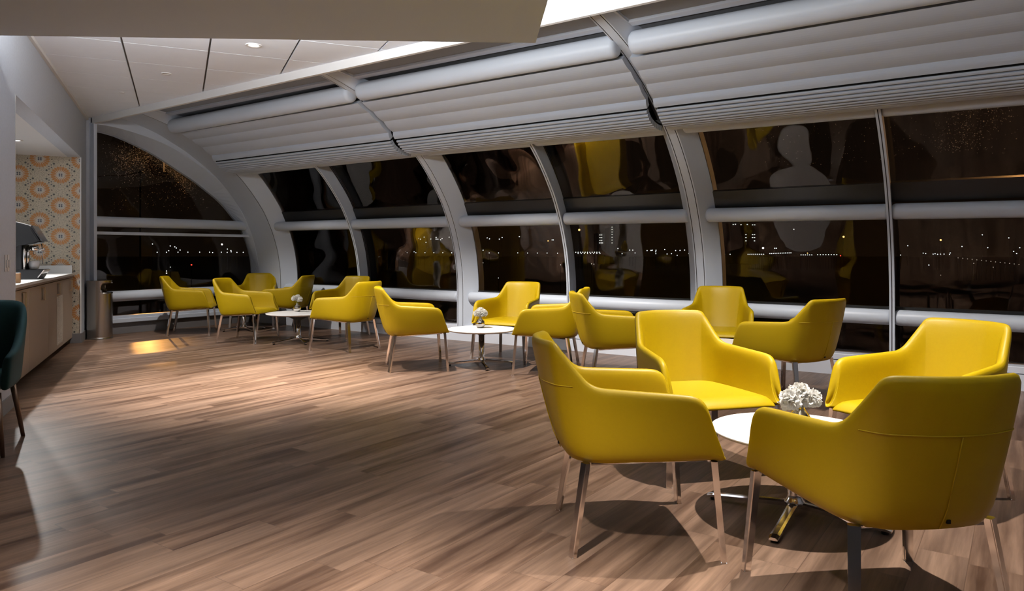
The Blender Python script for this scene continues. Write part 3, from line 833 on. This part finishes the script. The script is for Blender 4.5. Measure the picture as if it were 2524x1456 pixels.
CHAIRS = [  # x, y, heading in degrees, label
    (.501, 3.273, 2.3, 'large yellow armchair on the left of the nearest table, seen from its side'),
    (1.079, 4.280, -75.3, 'yellow armchair behind the nearest table, facing the camera, left of the white flowers'),
    (2.161, 3.815, -153.7, 'yellow armchair on the far right of the nearest table, partly hidden by a nearer chair'),
    (1.306, 2.575, 97.7, 'nearest yellow armchair with its back to the camera and a small black tag'),
    (2.137, 7.563, -109.7, 'yellow armchair by the right window facing the camera, behind all other chairs on the right'),
    (2.326, 6.079, 123.0, 'yellow armchair near the right window, back seam showing, between mullion and nearest chairs'),
    (.944, 6.817, 4.4, 'yellow armchair seen from the side just behind the large near chairs, centre right'),
    (.407, 7.660, 168.3, 'yellow armchair to the right of the middle table, facing left'),
    (-.015, 8.72, -116.6, 'yellow armchair behind the middle table, facing the camera, before the curved window'),
    (-1.068, 7.862, 12.4, 'yellow armchair on the left of the middle table, seen from its side'),
    (-2.086, 9.360, 150.0, 'yellow armchair right of the far left table, turned away with seam on its back'),
    (-2.501, 10.818, -116.6, 'yellow armchair partly hidden behind the chair with the seam, far left table'),
    (-3.551, 11.569, 171.1, 'yellow armchair with a pointed back behind the flower vase of the far left table'),
    (-3.745, 10.225, -8.3, 'yellow armchair on the left of the far left table, in front of two others'),
    (-4.303, 12.300, -83.5, 'yellow armchair in the far corner beside the white arch, facing the camera'),
    (-4.930, 11.155, 14.4, 'leftmost yellow armchair, near the stainless steel bin'),
]
for i, (x, y, a, lab) in enumerate(CHAIRS):
    c = proto if i == 0 else copy_tree(proto)
    c.location = (x, y, 0); c.rotation_euler = (0, 0, R(a - 90)); tag(c, lab, 'armchair', GR)

# ---- low round tables
def make_table(name, x, y, rad, label, angs, base_r=.38, col_r=.032, cone=False):
    t = empty(name, (x, y, 0)); tag(t, label, 'coffee table', 'low round white tables')
    bm = bmesh.new(); lathe(bm, [(rad - .035, .380), (rad - .012, .386), (rad - .003, .392), (rad, .397), (rad - .001, .4005), (rad - .004, .402)], 96); from_bm('table_top', bm, M['tabletop'], t, False)
    bm = bmesh.new(); lathe(bm, [(rad - .08, .374), (rad - .034, .3795)], 64); from_bm('underside', bm, M['darkmetal'], t, True)
    if cone:
        bm = bmesh.new(); lathe(bm, [(.035, .30), (.10, .33), (.19, .368), (.20, .3745)], 32); from_bm('mounting_plate', bm, M['darkmetal'], t, True)
    else:
        bm = bmesh.new(); lathe(bm, [(.034, .335), (.09, .366), (.10, .3745)], 32); from_bm('mounting_plate', bm, M['darkmetal'], t, True)
    bm = bmesh.new(); lathe(bm, [(.046, .052), (.046, .066), (col_r + .003, .078), (col_r, .10), (col_r, .34)], 28); from_bm('column', bm, M['chrome'], t, True)
    for a in angs:
        l_ = empty('tmp'); bpy.data.objects.remove(l_)
        ca, sa = math.cos(R(a)), math.sin(R(a)); bm = bmesh.new(); rings = []
        for k, (r_, w, z0, z1) in enumerate(((.02, .046, .040, .066), (.10, .042, .036, .060), (.20, .040, .028, .050), (.30, .040, .021, .041), (base_r - .03, .042, .016, .034), (base_r, .036, .014, .026))):
            rings.append([bm.verts.new((ca * r_ - sa * q, sa * r_ + ca * q, z)) for q, z in ((-w / 2, z0), (w / 2, z0), (w / 2, z1 - .006), (w / 4, z1), (-w / 4, z1), (-w / 2, z1 - .006))])
        for p_, q_ in zip(rings, rings[1:]):
            for i in range(6): bm.faces.new((p_[i], p_[(i + 1) % 6], q_[(i + 1) % 6], q_[i]))
        bm.faces.new(rings[0][::-1]); bm.faces.new(rings[-1])
        lg = from_bm('base_leg', bm, M['chrome'], t, False)
        bm = bmesh.new(); lathe(bm, [(.016, 0), (.016, .016)], 14, c=(ca * (base_r - .03), sa * (base_r - .03), 0)); from_bm('glide', bm, M['black'], lg, False)
    return t
make_table('round_coffee_table', 1.345, 3.475, .385, 'nearest round white coffee table among four yellow armchairs', (57, 147, 237, 322), base_r=.42, cone=True)
make_table('round_coffee_table', -.335, 8.02, .378, 'round white coffee table in the middle on a four-star chrome base', (-78, 12, 102, 184))
make_table('round_coffee_table', -2.96, 10.12, .435, 'round white coffee table of the far left group with white flowers', (232, 300, 10, 120), cone=True, base_r=.42)
make_table('round_coffee_table', 1.90, 6.80, .37, 'round white coffee table mostly hidden behind the large chairs by the right window', (30, 120, 210, 300))
make_table('round_coffee_table', -4.26, 11.60, .29, 'round coffee table in the far corner, only its chrome base showing', (40, 130, 220, 315), base_r=.34)

# ---- vases and flowers
def vase(x, y, kind, label):
    v = empty('bud_vase', (x, y, .4025)); tag(v, label, 'vase', 'silvered bud vases on the white tables')
    if kind == 'bulb':
        pr = [(.020, 0), (.036, .003), (.048, .022), (.054, .045), (.050, .066), (.036, .086), (.022, .100), (.016, .110), (.020, .118), (.017, .118), (.013, .108)]
        m_ = M['silverglass']
    else:
        pr = [(.030, 0), (.052, .004), (.058, .020), (.054, .038), (.042, .058), (.030, .075), (.023, .090), (.025, .096), (.021, .096), (.018, .086)]
        m_ = M['goldglass']
    bm = bmesh.new(); lathe(bm, pr, 32); from_bm('vase_body', bm, m_, v, True)
    return v
def bloom_bm(c, r, n, seed):
    rnd = random.Random(seed); bm = bmesh.new(); c = Vector(c)
    for k in range(n):
        z = 1 - 1.72 * (k + .5) / n; ph = k * 2.39996; rr = math.sqrt(max(0, 1 - z * z))
        d = Vector((rr * math.cos(ph), rr * math.sin(ph), z)).normalized()
        side = d.cross(Vector((rnd.uniform(-1, 1), rnd.uniform(-1, 1), rnd.uniform(-1, 1)))).normalized(); upv = d.cross(side).normalized()
        L = r * rnd.uniform(.86, 1.10); w = r * rnd.uniform(.20, .32); cu = rnd.uniform(-.15, .25)
        base = c + d * r * .18; rows = []
        for f, ww, bend in ((0, .35, 0), (.45, .8, .05), (.8, 1.0, .12), (1.0, .55, .28)):
            p = base + d * (L - r * .18) * f + upv * bend * r * (.5 + cu)
            rows.append([bm.verts.new(p + side * w * ww * q + d * (-.05 * r * abs(q))) for q in (-1, 0, 1)])
        for a, b in zip(rows, rows[1:]):
            for i in (0, 1): bm.faces.new((a[i], a[i + 1], b[i + 1], b[i]))
    bmesh.ops.create_icosphere(bm, subdivisions=2, radius=r * .62, matrix=Matrix.Translation(c))
    return bm
def bouquet(x, y, z0, label, blooms, seed):
    b = empty('flower_bouquet', (x, y, .4025)); tag(b, label, 'flowers', 'white flowers in the bud vases')
    for i, (cx, cy, cz, r_) in enumerate(blooms):
        from_bm('bloom', bloom_bm((cx, cy, cz), r_, 170, seed + i), M['petal'], b, True)
        bm = bmesh.new(); tube(bm, [(0.003 * i, 0, .03), (0, 0.002 * i, z0), (cx * .5, cy * .5, (z0 + cz) / 2), (cx, cy, cz - r_ * .3)], .004, 8); from_bm('stem', bm, M['stem'], b, True)
    return b
vase(1.400, 3.555, 'tear', 'gold tinted mirrored bud vase on the nearest table')
bouquet(1.400, 3.555, .085, 'large bunch of white carnations on the nearest table', [(-.050, -.01, .125, .056), (.006, .02, .148, .058), (.052, -.005, .132, .052)], 11)
vase(-.352, 8.12, 'bulb', 'round silver bud vase on the middle table')
bouquet(-.352, 8.12, .11, 'white carnations on the middle table', [(-.030, -.01, .158, .048), (.034, .0, .160, .048), (.0, .02, .182, .046)], 31)
vase(-3.03, 10.30, 'bulb', 'round silver bud vase on the far left table')
bouquet(-3.03, 10.30, .11, 'white carnations on the far left table', [(-.034, -.01, .185, .044), (.036, .0, .172, .042), (.0, .02, .198, .044)], 51)

# ---- steel bin
def make_bin():
    b = empty('waste_bin', (-5.93, 10.50, 0), R(19)); tag(b, 'cylindrical stainless steel waste bin with a side opening beside the end window', 'waste bin')
    r, H_, seg = .168, .835, 64
    zs = [0.0, .03, .20, .42, .640, .665, .70, .735, .77, .795, .812, .835]
    bm = bmesh.new(); rings = [[bm.verts.new((r * math.cos(2 * math.pi * i / seg), r * math.sin(2 * math.pi * i / seg), z)) for i in range(seg)] for z in zs]
    for k in range(len(zs) - 1):
        for i in range(seg):
            a = (i + .5) / seg * 360; a = a - 360 if a > 180 else a
            zc = (zs[k] + zs[k + 1]) / 2; half = 74
            if abs(zc - .73) < .067:
                u_ = (abs(a) - (half - 24)) / 24
                lim = 1.0 if u_ < 0 else math.sqrt(max(0, 1 - u_ * u_))
                if abs(zc - .73) / .068 < lim and abs(a) < half: continue
            bm.faces.new((rings[k][i], rings[k][(i + 1) % seg], rings[k + 1][(i + 1) % seg], rings[k + 1][i]))
    bm.faces.new(rings[-1])
    o = from_bm('bin_body', bm, M['steel'], b, True); o.data.set_sharp_from_angle(angle=R(50))
    md = o.modifiers.new('thick', 'SOLIDIFY'); md.thickness = .004; md.offset = -1
    bm = bmesh.new(); lathe(bm, [(.150, .03), (.155, .66), (.150, .665), (.02, .60)], 40); from_bm('liner', bm, M['black'], b, True)
    bm = bmesh.new(); lathe(bm, [(.172, .0), (.172, .022), (.169, .026)], 64, cap=False); from_bm('base_ring', bm, M['steel'], b, True)
make_bin()

# ---- kitchen niche: cabinets, counter, coffee machine
CQ = -.10    # cabinet front plane
def cab_t(px):
    r_ = (px - 1262) / FPX; p = K(0, CQ)
    return (p.x - r_ * p.y) / (r_ * KD.y - KD.x)
edges = [NI0 + .004, cab_t(72), cab_t(119), cab_t(155), NI1 - .045]
labels = ['taupe base cabinet nearest the pier, behind the teal chair', 'taupe base cabinet between the pier cabinet and the vent grille', 'taupe base cabinet behind the tall cream vent grille', 'taupe base cabinet touching the patterned tiles']
for i in range(4):
    t0, t1 = edges[i], edges[i + 1]
    c = empty('base_cabinet', K((t0 + t1) / 2, CQ, 0)); tag(c, labels[i], 'cabinet', 'taupe cabinets in the coffee niche')
    kbox('body', K, (t0 + .001, t1 - .001), (ND + .02, CQ - .022), (.08, .905), M['cabinet'], c)
    kbox('toe_kick', K, (t0 + .001, t1 - .001), (CQ - .11, CQ - .09), (.0, .085), M['counteredge'], c)
    d = kbox('door', K, (t0 + .003, t1 - .003), (CQ - .02, CQ), (.082, .895), M['cabinet'], c, .002)
    ht = (cab_t(55), cab_t(104), cab_t(142.5), cab_t(172))[i]
    bm = bmesh.new()
    hexa(bm, K, (ht - .034, ht + .034), (CQ + .024, CQ + .030), (.735, .870)); hexa(bm, K, (ht - .034, ht + .034), (CQ - .001, CQ + .030), (.864, .872)); hexa(bm, K, (ht - .034, ht + .034), (CQ - .001, CQ + .03), (.733, .741))
    h_ = from_bm('handle', bm, M['brass']); h_.parent = d
    if i == 2:
        bm = bmesh.new(); g0, g1 = cab_t(139.5), cab_t(153)
        hexa(bm, K, (g0, g1), (CQ + .001, CQ + .006), (.13, .71))
        for kk in range(26):
            for q in range(5):
                w_ = (g1 - g0 - .04) / 5
                hexa(bm, K, (g0 + .02 + q * w_, g0 + .02 + q * w_ + w_ * .7), (CQ + .006, CQ + .011), (.150 + kk * .021, .164 + kk * .021))
        v_ = from_bm('vent_grille', bm, M['grille']); v_.parent = d
bm = bmesh.new(); hexa(bm, K, (NI0 + .002, NI1 - .045), (ND + .002, CQ + .022), (.928, .955)); ct = from_bm('countertop', bm, M['counter'])
tag(ct, 'white quartz countertop under the espresso machine', 'countertop')
keepo = box('front_edge', K, (NI0 + .002, NI1 - .045), (CQ - .012, CQ + .020), (.907, .928), M['counteredge']); keepo.parent = ct
keepo = box('backsplash', K, (NI1 - .062, NI1 - .045), (ND + .01, CQ + .0), (.955, 1.062), M['counter']); keepo.parent = ct

def coffee_machine():
    """side view reaches towards the room; local x = towards the room, y = along the wall, z up"""
    p = K(-3.02, -.36, .955)
    e = empty('espresso_machine', p, math.atan2(KN.y, KN.x)); tag(e, 'black espresso machine with chrome spouts on the white countertop', 'coffee machine')
    w = .19
    def ex(poly, name, m_, y0=-w, y1=w, bev=.006):
        bm = bmesh.new(); prism(bm, poly, lambda q, k: Vector((q[0], y0 if k == 0 else y1, q[1])))
        if bev: bmesh.ops.bevel(bm, geom=bm.edges[:], offset=bev, segments=2, affect='EDGES')
        return from_bm(name, bm, m_, e)
    ex([(-.30, .0), (.235, .0), (.285, .105), (-.30, .105)], 'drip_tray', M['black'])
    ex([(-.30, .10), (.085, .10), (.085, .40), (-.30, .40)], 'rear_body', M['black'])
    ex([(-.30, .30), (-.02, .30), (.05, .365), (.19, .375), (.250, .40), (.16, .565), (.02, .61), (-.30, .665)], 'head_cover', M['black'], -w - .01, w + .01, .012)
    ex([(.165, .560), (.262, .40), (.270, .406), (.178, .572)], 'front_panel', M['glossblack'], -w, w, .002)
    ex([(-.28, .47), (-.13, .50), (-.10, .43), (-.28, .40)], 'side_badge', M['steel'], -w - .016, -w - .008, 0)
    ex([(.235, .020), (.292, .100), (.283, .103), (.225, .022)], 'tray_lip', M['chrome'], -w - .004, w + .004, 0)
    ex([(-.28, .665), (-.02, .62), (-.02, .645), (-.28, .69)], 'cup_rail', M['steel'], -w * .9, w * .9, .004)
    bm = bmesh.new()
    for (x_, y_) in ((.105, -.165), (.125, -.10)): tube(bm, [(x_, y_, .105), (x_, y_, .36)], .018, 16)
    from_bm('chrome_post', bm, M['chrome'], e, True)
    bm = bmesh.new(); lathe(bm, [(.030, .30), (.042, .31), (.042, .335), (.036, .36)], 24, c=(.18, -.08, 0)); tube(bm, [(.18, -.08, .315), (.24, -.10, .312), (.28, -.11, .320)], [.010, .012, .013], 12); tube(bm, [(.18, -.08, .31), (.18, -.08, .265)], .009, 10)
    from_bm('group_head', bm, M['chrome'], e, True)
    bm = bmesh.new(); tube(bm, [(.22, .10, .38), (.235, .10, .30), (.23, .10, .16)], .006, 8); from_bm('steam_wand', bm, M['chrome'], e, True)
    c = empty('coffee_cup', p + KN * .18 + KD * -.08 + Vector((0, 0, .107))); tag(c, 'white cup on the tray of the espresso machine', 'cup')
    bm = bmesh.new(); lathe(bm, [(.030, 0), (.040, .006), (.048, .03), (.051, .085), (.048, .085), (.044, .03), (.03, .012)], 28); from_bm('cup_body', bm, M['ceramic'], c, True)
coffee_machine()
wb = box('wooden_block', K, (-4.16, -4.11), (-.20, -.13), (.9555, 1.05), M['wood'], bevel=.004); tag(wb, 'small wooden box on the countertop left of the espresso machine', 'wooden box')
for i, (t_, lab) in enumerate(((-5.52, 'left white rocker switch on the grey pier'), (-5.43, 'right white rocker switch on the grey pier'))):
    sw = empty('wall_switch', K(t_, .0, 1.16)); tag(sw, lab, 'switch', 'pair of wall switches on the pier')
    kbox('plate', K, (t_ - .028, t_ + .028), (.001, .006), (1.095, 1.225), M['white'], sw, .002)
    kbox('rocker', K, (t_ - .012, t_ + .012), (.006, .016), (1.125, 1.185), M['white'], sw, .003)

# ---- teal lounge chair at the left edge
def teal_chair():
    e = empty('lounge_chair', (-3.46, 4.58, 0), math.atan2(-.91, .415) + math.pi / 2 * -1)
    tag(e, 'dark teal upholstered chair with a round tapered leg, cut by the left edge', 'lounge chair')
    top = [(.31, .30, .60), (.33, .27, .635), (.335, .15, .645), (.335, .0, .68), (.333, -.12, .76), (.328, -.20, .85), (.312, -.265, .905), (.27, -.305, .925), (.16, -.33, .93), (0, -.34, .93)]
    bot = [(.30, .30, .40), (.305, .26, .40), (.306, .14, .395), (.304, .0, .39), (.300, -.10, .385), (.290, -.19, .38), (.268, -.245, .375), (.22, -.285, .37), (.12, -.305, .37), (0, -.31, .37)]
    TT = [Vector(p) for p in top] + [Vector((-p[0], p[1], p[2])) for p in top[-2::-1]]; BB = [Vector(p) for p in bot] + [Vector((-p[0], p[1], p[2])) for p in bot[-2::-1]]
    bm = bmesh.new(); n = len(TT); NV = 6; O, I = [], []
    for i in range(n):
        co, ci = [], []
        for k in range(NV):
            p = BB[i].lerp(TT[i], k / (NV - 1)); c = Vector((0, .05, p.z)); d = (p - c).normalized()
            co.append(bm.verts.new(p)); ci.append(bm.verts.new(p - d * (.065 if k < NV - 1 else .045)))
        O.append(co); I.append(ci)
    for i in range(n - 1):
        for k in range(NV - 1):
            bm.faces.new((O[i][k], O[i + 1][k], O[i + 1][k + 1], O[i][k + 1])); bm.faces.new((I[i][k], I[i][k + 1], I[i + 1][k + 1], I[i + 1][k]))
        bm.faces.new((O[i][-1], O[i + 1][-1], I[i + 1][-1], I[i][-1])); bm.faces.new((O[i][0], I[i][0], I[i + 1][0], O[i + 1][0]))
    for i in (0, n - 1):
        for k in range(NV - 1): bm.faces.new((O[i][k], O[i][k + 1], I[i][k + 1], I[i][k]))
    s_ = from_bm('shell', bm, M['teal'], e, True); md = s_.modifiers.new('s', 'SUBSURF'); md.levels = 2; md.render_levels = 2
    st = box('seat', XYZ, (-.235, .235), (-.22, .31), (.375, .48), M['teal'], e, .03, 4)
    for sx in (1, -1):
        for (x_, y_, x2, y2) in ((.275, .29, .24, .24), (.285, -.285, .235, -.215)):
            bm = bmesh.new(); tube(bm, [(sx * x_, y_, 0), (sx * x2, y2, .385)], [.012, .019], 16); from_bm('leg', bm, M['bronze'], e, True)
teal_chair()

# ================================================================ OUTSIDE
gr = box('tarmac_ground', XYZ, (-900, 900), (14, 1500), (-9.2, -9.0), M['ground']); tag(gr, kind='structure')
def far(px, py, D=380.0):
    return Vector(((px - 1262) / FPX * D, D, CAMH - (py - HOR) / FPX * D))
me_cache = {}
def airfield_lamp(px, py, kind, r_px, D, label, group):
    p = far(px, py, D); r_ = r_px * D / FPX
    key = (kind, round(r_, 2))
    if key not in me_cache:
        bm = bmesh.new(); bmesh.ops.create_icosphere(bm, subdivisions=1, radius=r_); me = bpy.data.meshes.new('lamp_head'); bm.to_mesh(me); bm.free(); me.materials.append(M[kind]); me_cache[key] = me
    if 'pole' not in me_cache:
        bm = bmesh.new(); tube(bm, [(0, 0, -1), (0, 0, 0)], .06, 6); me = bpy.data.meshes.new('pole'); bm.to_mesh(me); bm.free(); me.materials.append(M['mast']); me_cache['pole'] = me
    o = bpy.data.objects.new('airfield_lamp', me_cache[key]); COL.objects.link(o); o.location = p; tag(o, label, 'outdoor lamp', group)
    q = bpy.data.objects.new('pole', me_cache['pole']); COL.objects.link(q); q.parent = o; q.scale = (1, 1, p.z + 9.0)
    return o
rowG = 'row of white lights along the runway'
def P(sc, ox, oy, L): return [(ox + x / sc, oy + y / sc) for x, y in L]
E_row = P(4.55, 200, 540, [(853, 371), (957, 371), (1086, 370), (1197, 370), (1329, 370), (1440, 370), (1475, 374), (1572, 370), (1638, 372), (1683, 366), (1747, 372), (1818, 371)])
E_up = P(4.55, 200, 540, [(800, 278), (1000, 300), (1050, 310), (1067, 323), (1110, 346), (982, 353), (1640, 335), (1680, 352)])
b1_row = P(2.8, 600, 340, [(471, 790), (546, 790), (627, 790), (818, 791), (879, 791), (1005, 791), (1067, 791), (1130, 791), (1190, 791), (1178, 785), (1118, 783), (1253, 791), (1314, 791), (1376, 791), (1437, 791), (921, 803), (930, 803), (939, 802), (948, 803)])
b1_up = P(2.8, 600, 340, [(433, 677), (546, 736), (578, 713), (612, 720), (626, 711), (799, 712), (813, 709), (834, 701), (905, 696), (911, 705), (921, 714), (935, 714), (946, 711), (940, 738), (1036, 701), (1038, 719), (1054, 706), (1066, 698), (1106, 697), (1117, 697), (1130, 697), (1152, 736), (1196, 702), (1222, 698), (1208, 693), (1247, 684), (1260, 720), (1293, 697), (1330, 686), (1330, 698), (1342, 698), (1360, 702), (1371, 694), (1420, 684)])
b2_row = P(2.6, 1100, 300, [(217, 839), (275, 840), (335, 840), (458, 840), (521, 841), (584, 841), (646, 841), (713, 842), (777, 842)] + [(815 + 15 * k, 836) for k in range(12)] + [(845 + 20 * k, 843) for k in range(8)] + [(1127, 845), (1210, 840), (1343, 845), (1415, 847), (1443, 845), (1480, 856), (1555, 845), (35, 840)])
b2_up = P(2.6, 1100, 300, [(193, 738), (262, 744), (277, 750), (340, 752), (358, 741), (468, 736), (678, 757), (686, 757), (236, 823), (1175, 822), (1195, 822), (1287, 825), (1312, 824), (1320, 823), (1344, 823), (1342, 833), (1470, 825), (1498, 824), (1527, 822), (1556, 814), (1100, 812), (1400, 818)])
b2_low = P(2.6, 1100, 300, [(235, 904), (334, 1001), (733, 917), (931, 910), (946, 912)])
b3_row = P(2.08, 1650, 240, [(262, 804), (283, 804), (311, 804)] + [(403 + 10 * k, 804) for k in range(9)] + [(515 + 9 * k, 800 - .3 * k) for k in range(13)] + [(675 + 11 * k, 807) for k in range(6)] + [(760 + 14 * k, 806) for k in range(8)] + [(1301, 798), (1314, 800), (1352, 803), (1362, 801), (1375, 804), (1390, 803), (1408, 803), (1436, 804), (1440, 797), (1185, 808)])
b3_up = P(2.08, 1650, 240, [(253, 751), (480, 771), (540, 773), (548, 773), (638, 676), (1222, 760), (1500, 764), (1604, 704), (1632, 770), (1740, 720), (1765, 789), (1780, 800), (1796, 770), (1330, 859)])
b3_dim = P(2.08, 1650, 240, [(1480 + 24 * k, 822 + 2.6 * k) for k in range(14)] + [(1391, 911), (1560, 850), (1660, 870)])
for L, kd, rr_, D, lab, g in (
        (E_row + b1_row + b2_row + b3_row, 'Lw', 1.25, 420, 'small white light in the runway row seen through the dark windows', rowG),
        (E_up + b1_up + b2_up + b3_up, 'Lw', 1.35, 520, 'small white floodlight above the runway row seen through the dark windows', 'scattered floodlights above the runway row'),
        (b2_low, 'Lw', 1.0, 160, 'faint white light on the apron below the runway row', 'faint lights on the apron'),
        (b3_dim, 'Ld', 1.2, 260, 'dim light in the faint slanting row at the right edge', 'faint slanting row of lights at the right')):
    for (px, py) in L: airfield_lamp(px, py, kd, rr_, D, lab, g)
for px, py, kd, r_, D, lab in (
        (547, 602, 'Lb', 2.3, 380, 'brightest white floodlight seen through the end window'),
        (829.6, 676.4, 'Lb', 2.3, 90, 'left of two large white lights behind the far left chairs'), (839, 676.4, 'Lb', 2.3, 90, 'right of two large white lights behind the far left chairs'),
        (471.9, 652.5, 'Lr', 2.0, 120, 'red light seen through the end window'),
        (410.5, 668, 'Lb', 1.3, 90, 'upper white light of the short upright streak outside the end window'), (410.5, 673, 'Lb', 1.6, 90, 'lower white light of the short upright streak outside the end window'), (420, 658.5, 'Lw', 1.2, 90, 'small white light right of the upright streak outside the end window'),
        (1427.7, 566.5, 'Lo', 3.0, 380, 'orange lamp above the runway in the middle window'), (1351, 593.5, 'Lo', 1.5, 380, 'small orange lamp left of the mullion in the middle window'),
        (2079.3, 583.3, 'Lo', 2.6, 380, 'orange lamp left of the mullion in the right window'), (2318.7, 591.4, 'Lo', 2.4, 380, 'orange lamp right of the mullion in the right window'),
        (1990.4, 623.7, 'Lo', 1.4, 380, 'tiny orange light within the runway row'), (2071.6, 629.9, 'Lr', 1.5, 380, 'red light in the runway row'), (1880.8, 611, 'Lb', 2.6, 380, 'bright haloed white floodlight left in the right window')):
    airfield_lamp(px, py, kd, r_, D, lab, None)
# two far buildings with lit windows
def far_building(px0, px1, py0, D, wins, label):
    a = far(px0, py0, D); b = far(px1, py0, D)
    e = empty('airport_building', ((a.x + b.x) / 2, D + 15, -9.0)); tag(e, label, 'building', 'dark buildings across the airfield')
    keep(box('facade', XYZ, (a.x, b.x), (D + .5, D + 30), (-9, a.z), M['facade']), e)
    for (px, py) in wins:
        p = far(px, py, D); r_ = 1.4 * D / FPX
        keep(box('lit_window', XYZ, (p.x - r_, p.x + r_), (D + .2, D + .6), (p.z - r_ * .7, p.z + r_ * .7), M['Lwin']), e)
far_building(1800, 1872, 548, 600, P(2.08, 1650, 240, [(328, 651), (339, 650), (368, 652), (400, 651), (427, 653), (438, 653), (393, 703), (427, 703), (437, 703), (427, 718), (437, 718), (393, 718), (437, 735), (393, 735)]), 'dark tower with a row of lit windows in the right window')
far_building(1474, 1490, 574, 600, P(2.6, 1100, 300, [(985, 725), (996, 725), (985, 742), (996, 742), (985, 760), (996, 760), (983, 776), (993, 776), (1001, 776)]), 'dark block with stacked lit windows, left one in the middle window')
far_building(1503, 1515, 560, 600, P(2.6, 1100, 300, [(1063, 675), (1063, 690), (1063, 706), (1063, 722), (1063, 740), (1063, 758), (1063, 776)]), 'slim dark tower with one column of lit windows in the middle window')

# rain drops on the outside of the glass, caught by orange street light
def drops(name, label, pts, r0):
    bm = bmesh.new(); rnd = random.Random(5)
    for p, nrm_ in pts:
        r_ = r0 * rnd.choice((.5, .6, .7, .8, 1.0, 1.0, 1.6))
        q = nrm_.to_track_quat('Z', 'Y').to_matrix().to_4x4()
        bmesh.ops.create_icosphere(bm, subdivisions=1, radius=r_, matrix=Matrix.Translation(p) @ q @ Matrix.Diagonal((1, 1, .5, 1)))
    tag(from_bm(name, bm, M['drop'], smooth=True), label, 'rain drops', kind='stuff')
rnd = random.Random(3); pts = []
def end_pt(px, py):
    r_ = (px - 1262) / FPX
    base = W(END_S, 0); # solve for o
    o = (base.x - r_ * base.y) / (r_ * N.y - N.x)
    p = W(END_S - .012, o); return o, CAMH - (py - HOR) * p.y / FPX
for k in range(2600):
    f = rnd.random()
    if f < .55: px, py = rnd.gauss(345, 38), rnd.gauss(392, 26)
    elif f < .80:
        u_ = rnd.random(); px, py = 400 + 75 * u_ + rnd.gauss(0, 9), 385 + 85 * u_ + rnd.gauss(0, 12)
    else: px, py = rnd.uniform(270, 540), rnd.uniform(345, 520)
    if py < 340 + max(0, px - 290) * .32 or px < 232: continue
    o, h = end_pt(px, py); pts.append((W(END_S - .010, o, h), -U))
drops('rain_drops', 'orange lit rain drops on the end window glass', pts, .0032)
pts = []
q_arch = with_normals(prof_points(1.75, 2.55))
for k in range(1500):
    f = rnd.random()
    if f < .5: s_, fh = rnd.gauss(3.62, .13), rnd.uniform(.35, 1)
    elif f < .75: s_, fh = rnd.uniform(2.9, 4.1), rnd.uniform(.8, 1)
    else: s_, fh = rnd.uniform(1.6, 4.1), rnd.uniform(.3, 1)
    if f < .5: s_ += (1 - fh) * -.45
    u_ = fh * (len(q_arch) - 1.001); i = int(u_); o, h, no, nh = [a_ + (b_ - a_) * (u_ - i) for a_, b_ in zip(q_arch[i], q_arch[i + 1])]
    pts.append((W(s_, o + no * .190, h + nh * .190), U.cross(Vector((0, 0, 1)))))
drops('rain_drops', 'orange lit rain drops on the upper right window glass', pts, .0028)
# sodium street lamps outside
def street_lamp(p, power, label, spot=None, aim=None, arm=None):
    e = empty('street_lamp', (p.x, p.y, -9.0)); tag(e, label, 'street lamp')
    hgt = p.z + 9.0; ax, ay = (arm.x, arm.y) if arm is not None else (0, 0)
    bm = bmesh.new(); tube(bm, [(ax, ay, 0), (ax, ay, hgt + .30)] + ([(ax * .9, ay * .9, hgt + .42), (0, 0, hgt + .42), (0, 0, hgt + .25)] if arm is not None else []), .035, 10); from_bm('pole', bm, M['mast'], e, True)
    bm = bmesh.new(); lathe(bm, [(.13, .10), (.10, .17), (.04, .22)], 16, c=(0, 0, hgt)); from_bm('lamp_hood', bm, M['mast'], e, True)
    if arm is not None:
        bm = bmesh.new(); lathe(bm, [(.012, -.50), (.016, -.30), (.016, -.10)], 8, c=(0, 0, hgt)); from_bm('hanging_rod', bm, M['lens2'], e, True)
    if spot: l = lamp('sodium_beam', 'SPOT', (0, 0, hgt), power, (1, .48, .12), spot_size=R(spot), spot_blend=.5, shadow_soft_size=.12)
    else: l = lamp('sodium_glow', 'POINT', (0, 0, hgt + .06), power, (1, .50, .16), shadow_soft_size=.05)
    l.parent = e
    if spot: l.rotation_euler = (Vector(aim) - Vector(p)).to_track_quat('-Z', 'Y').to_euler()
street_lamp(W(-8.3, 1.125, 3.12), 170, 'orange street lamp outside above the end window', arm=-N * 2.6)
street_lamp(W(3.9, -1.0, 3.9), 150, 'orange street lamp outside above the right window', arm=U * 3.0)
wp = Vector((-5.62, 11.75, .38)); dr = Vector((-.468, .884, 0))
street_lamp(wp + dr * 20 + Vector((0, 0, 3.9)), 4000, 'distant orange lamp shining low through the end window', spot=2.2, aim=wp)
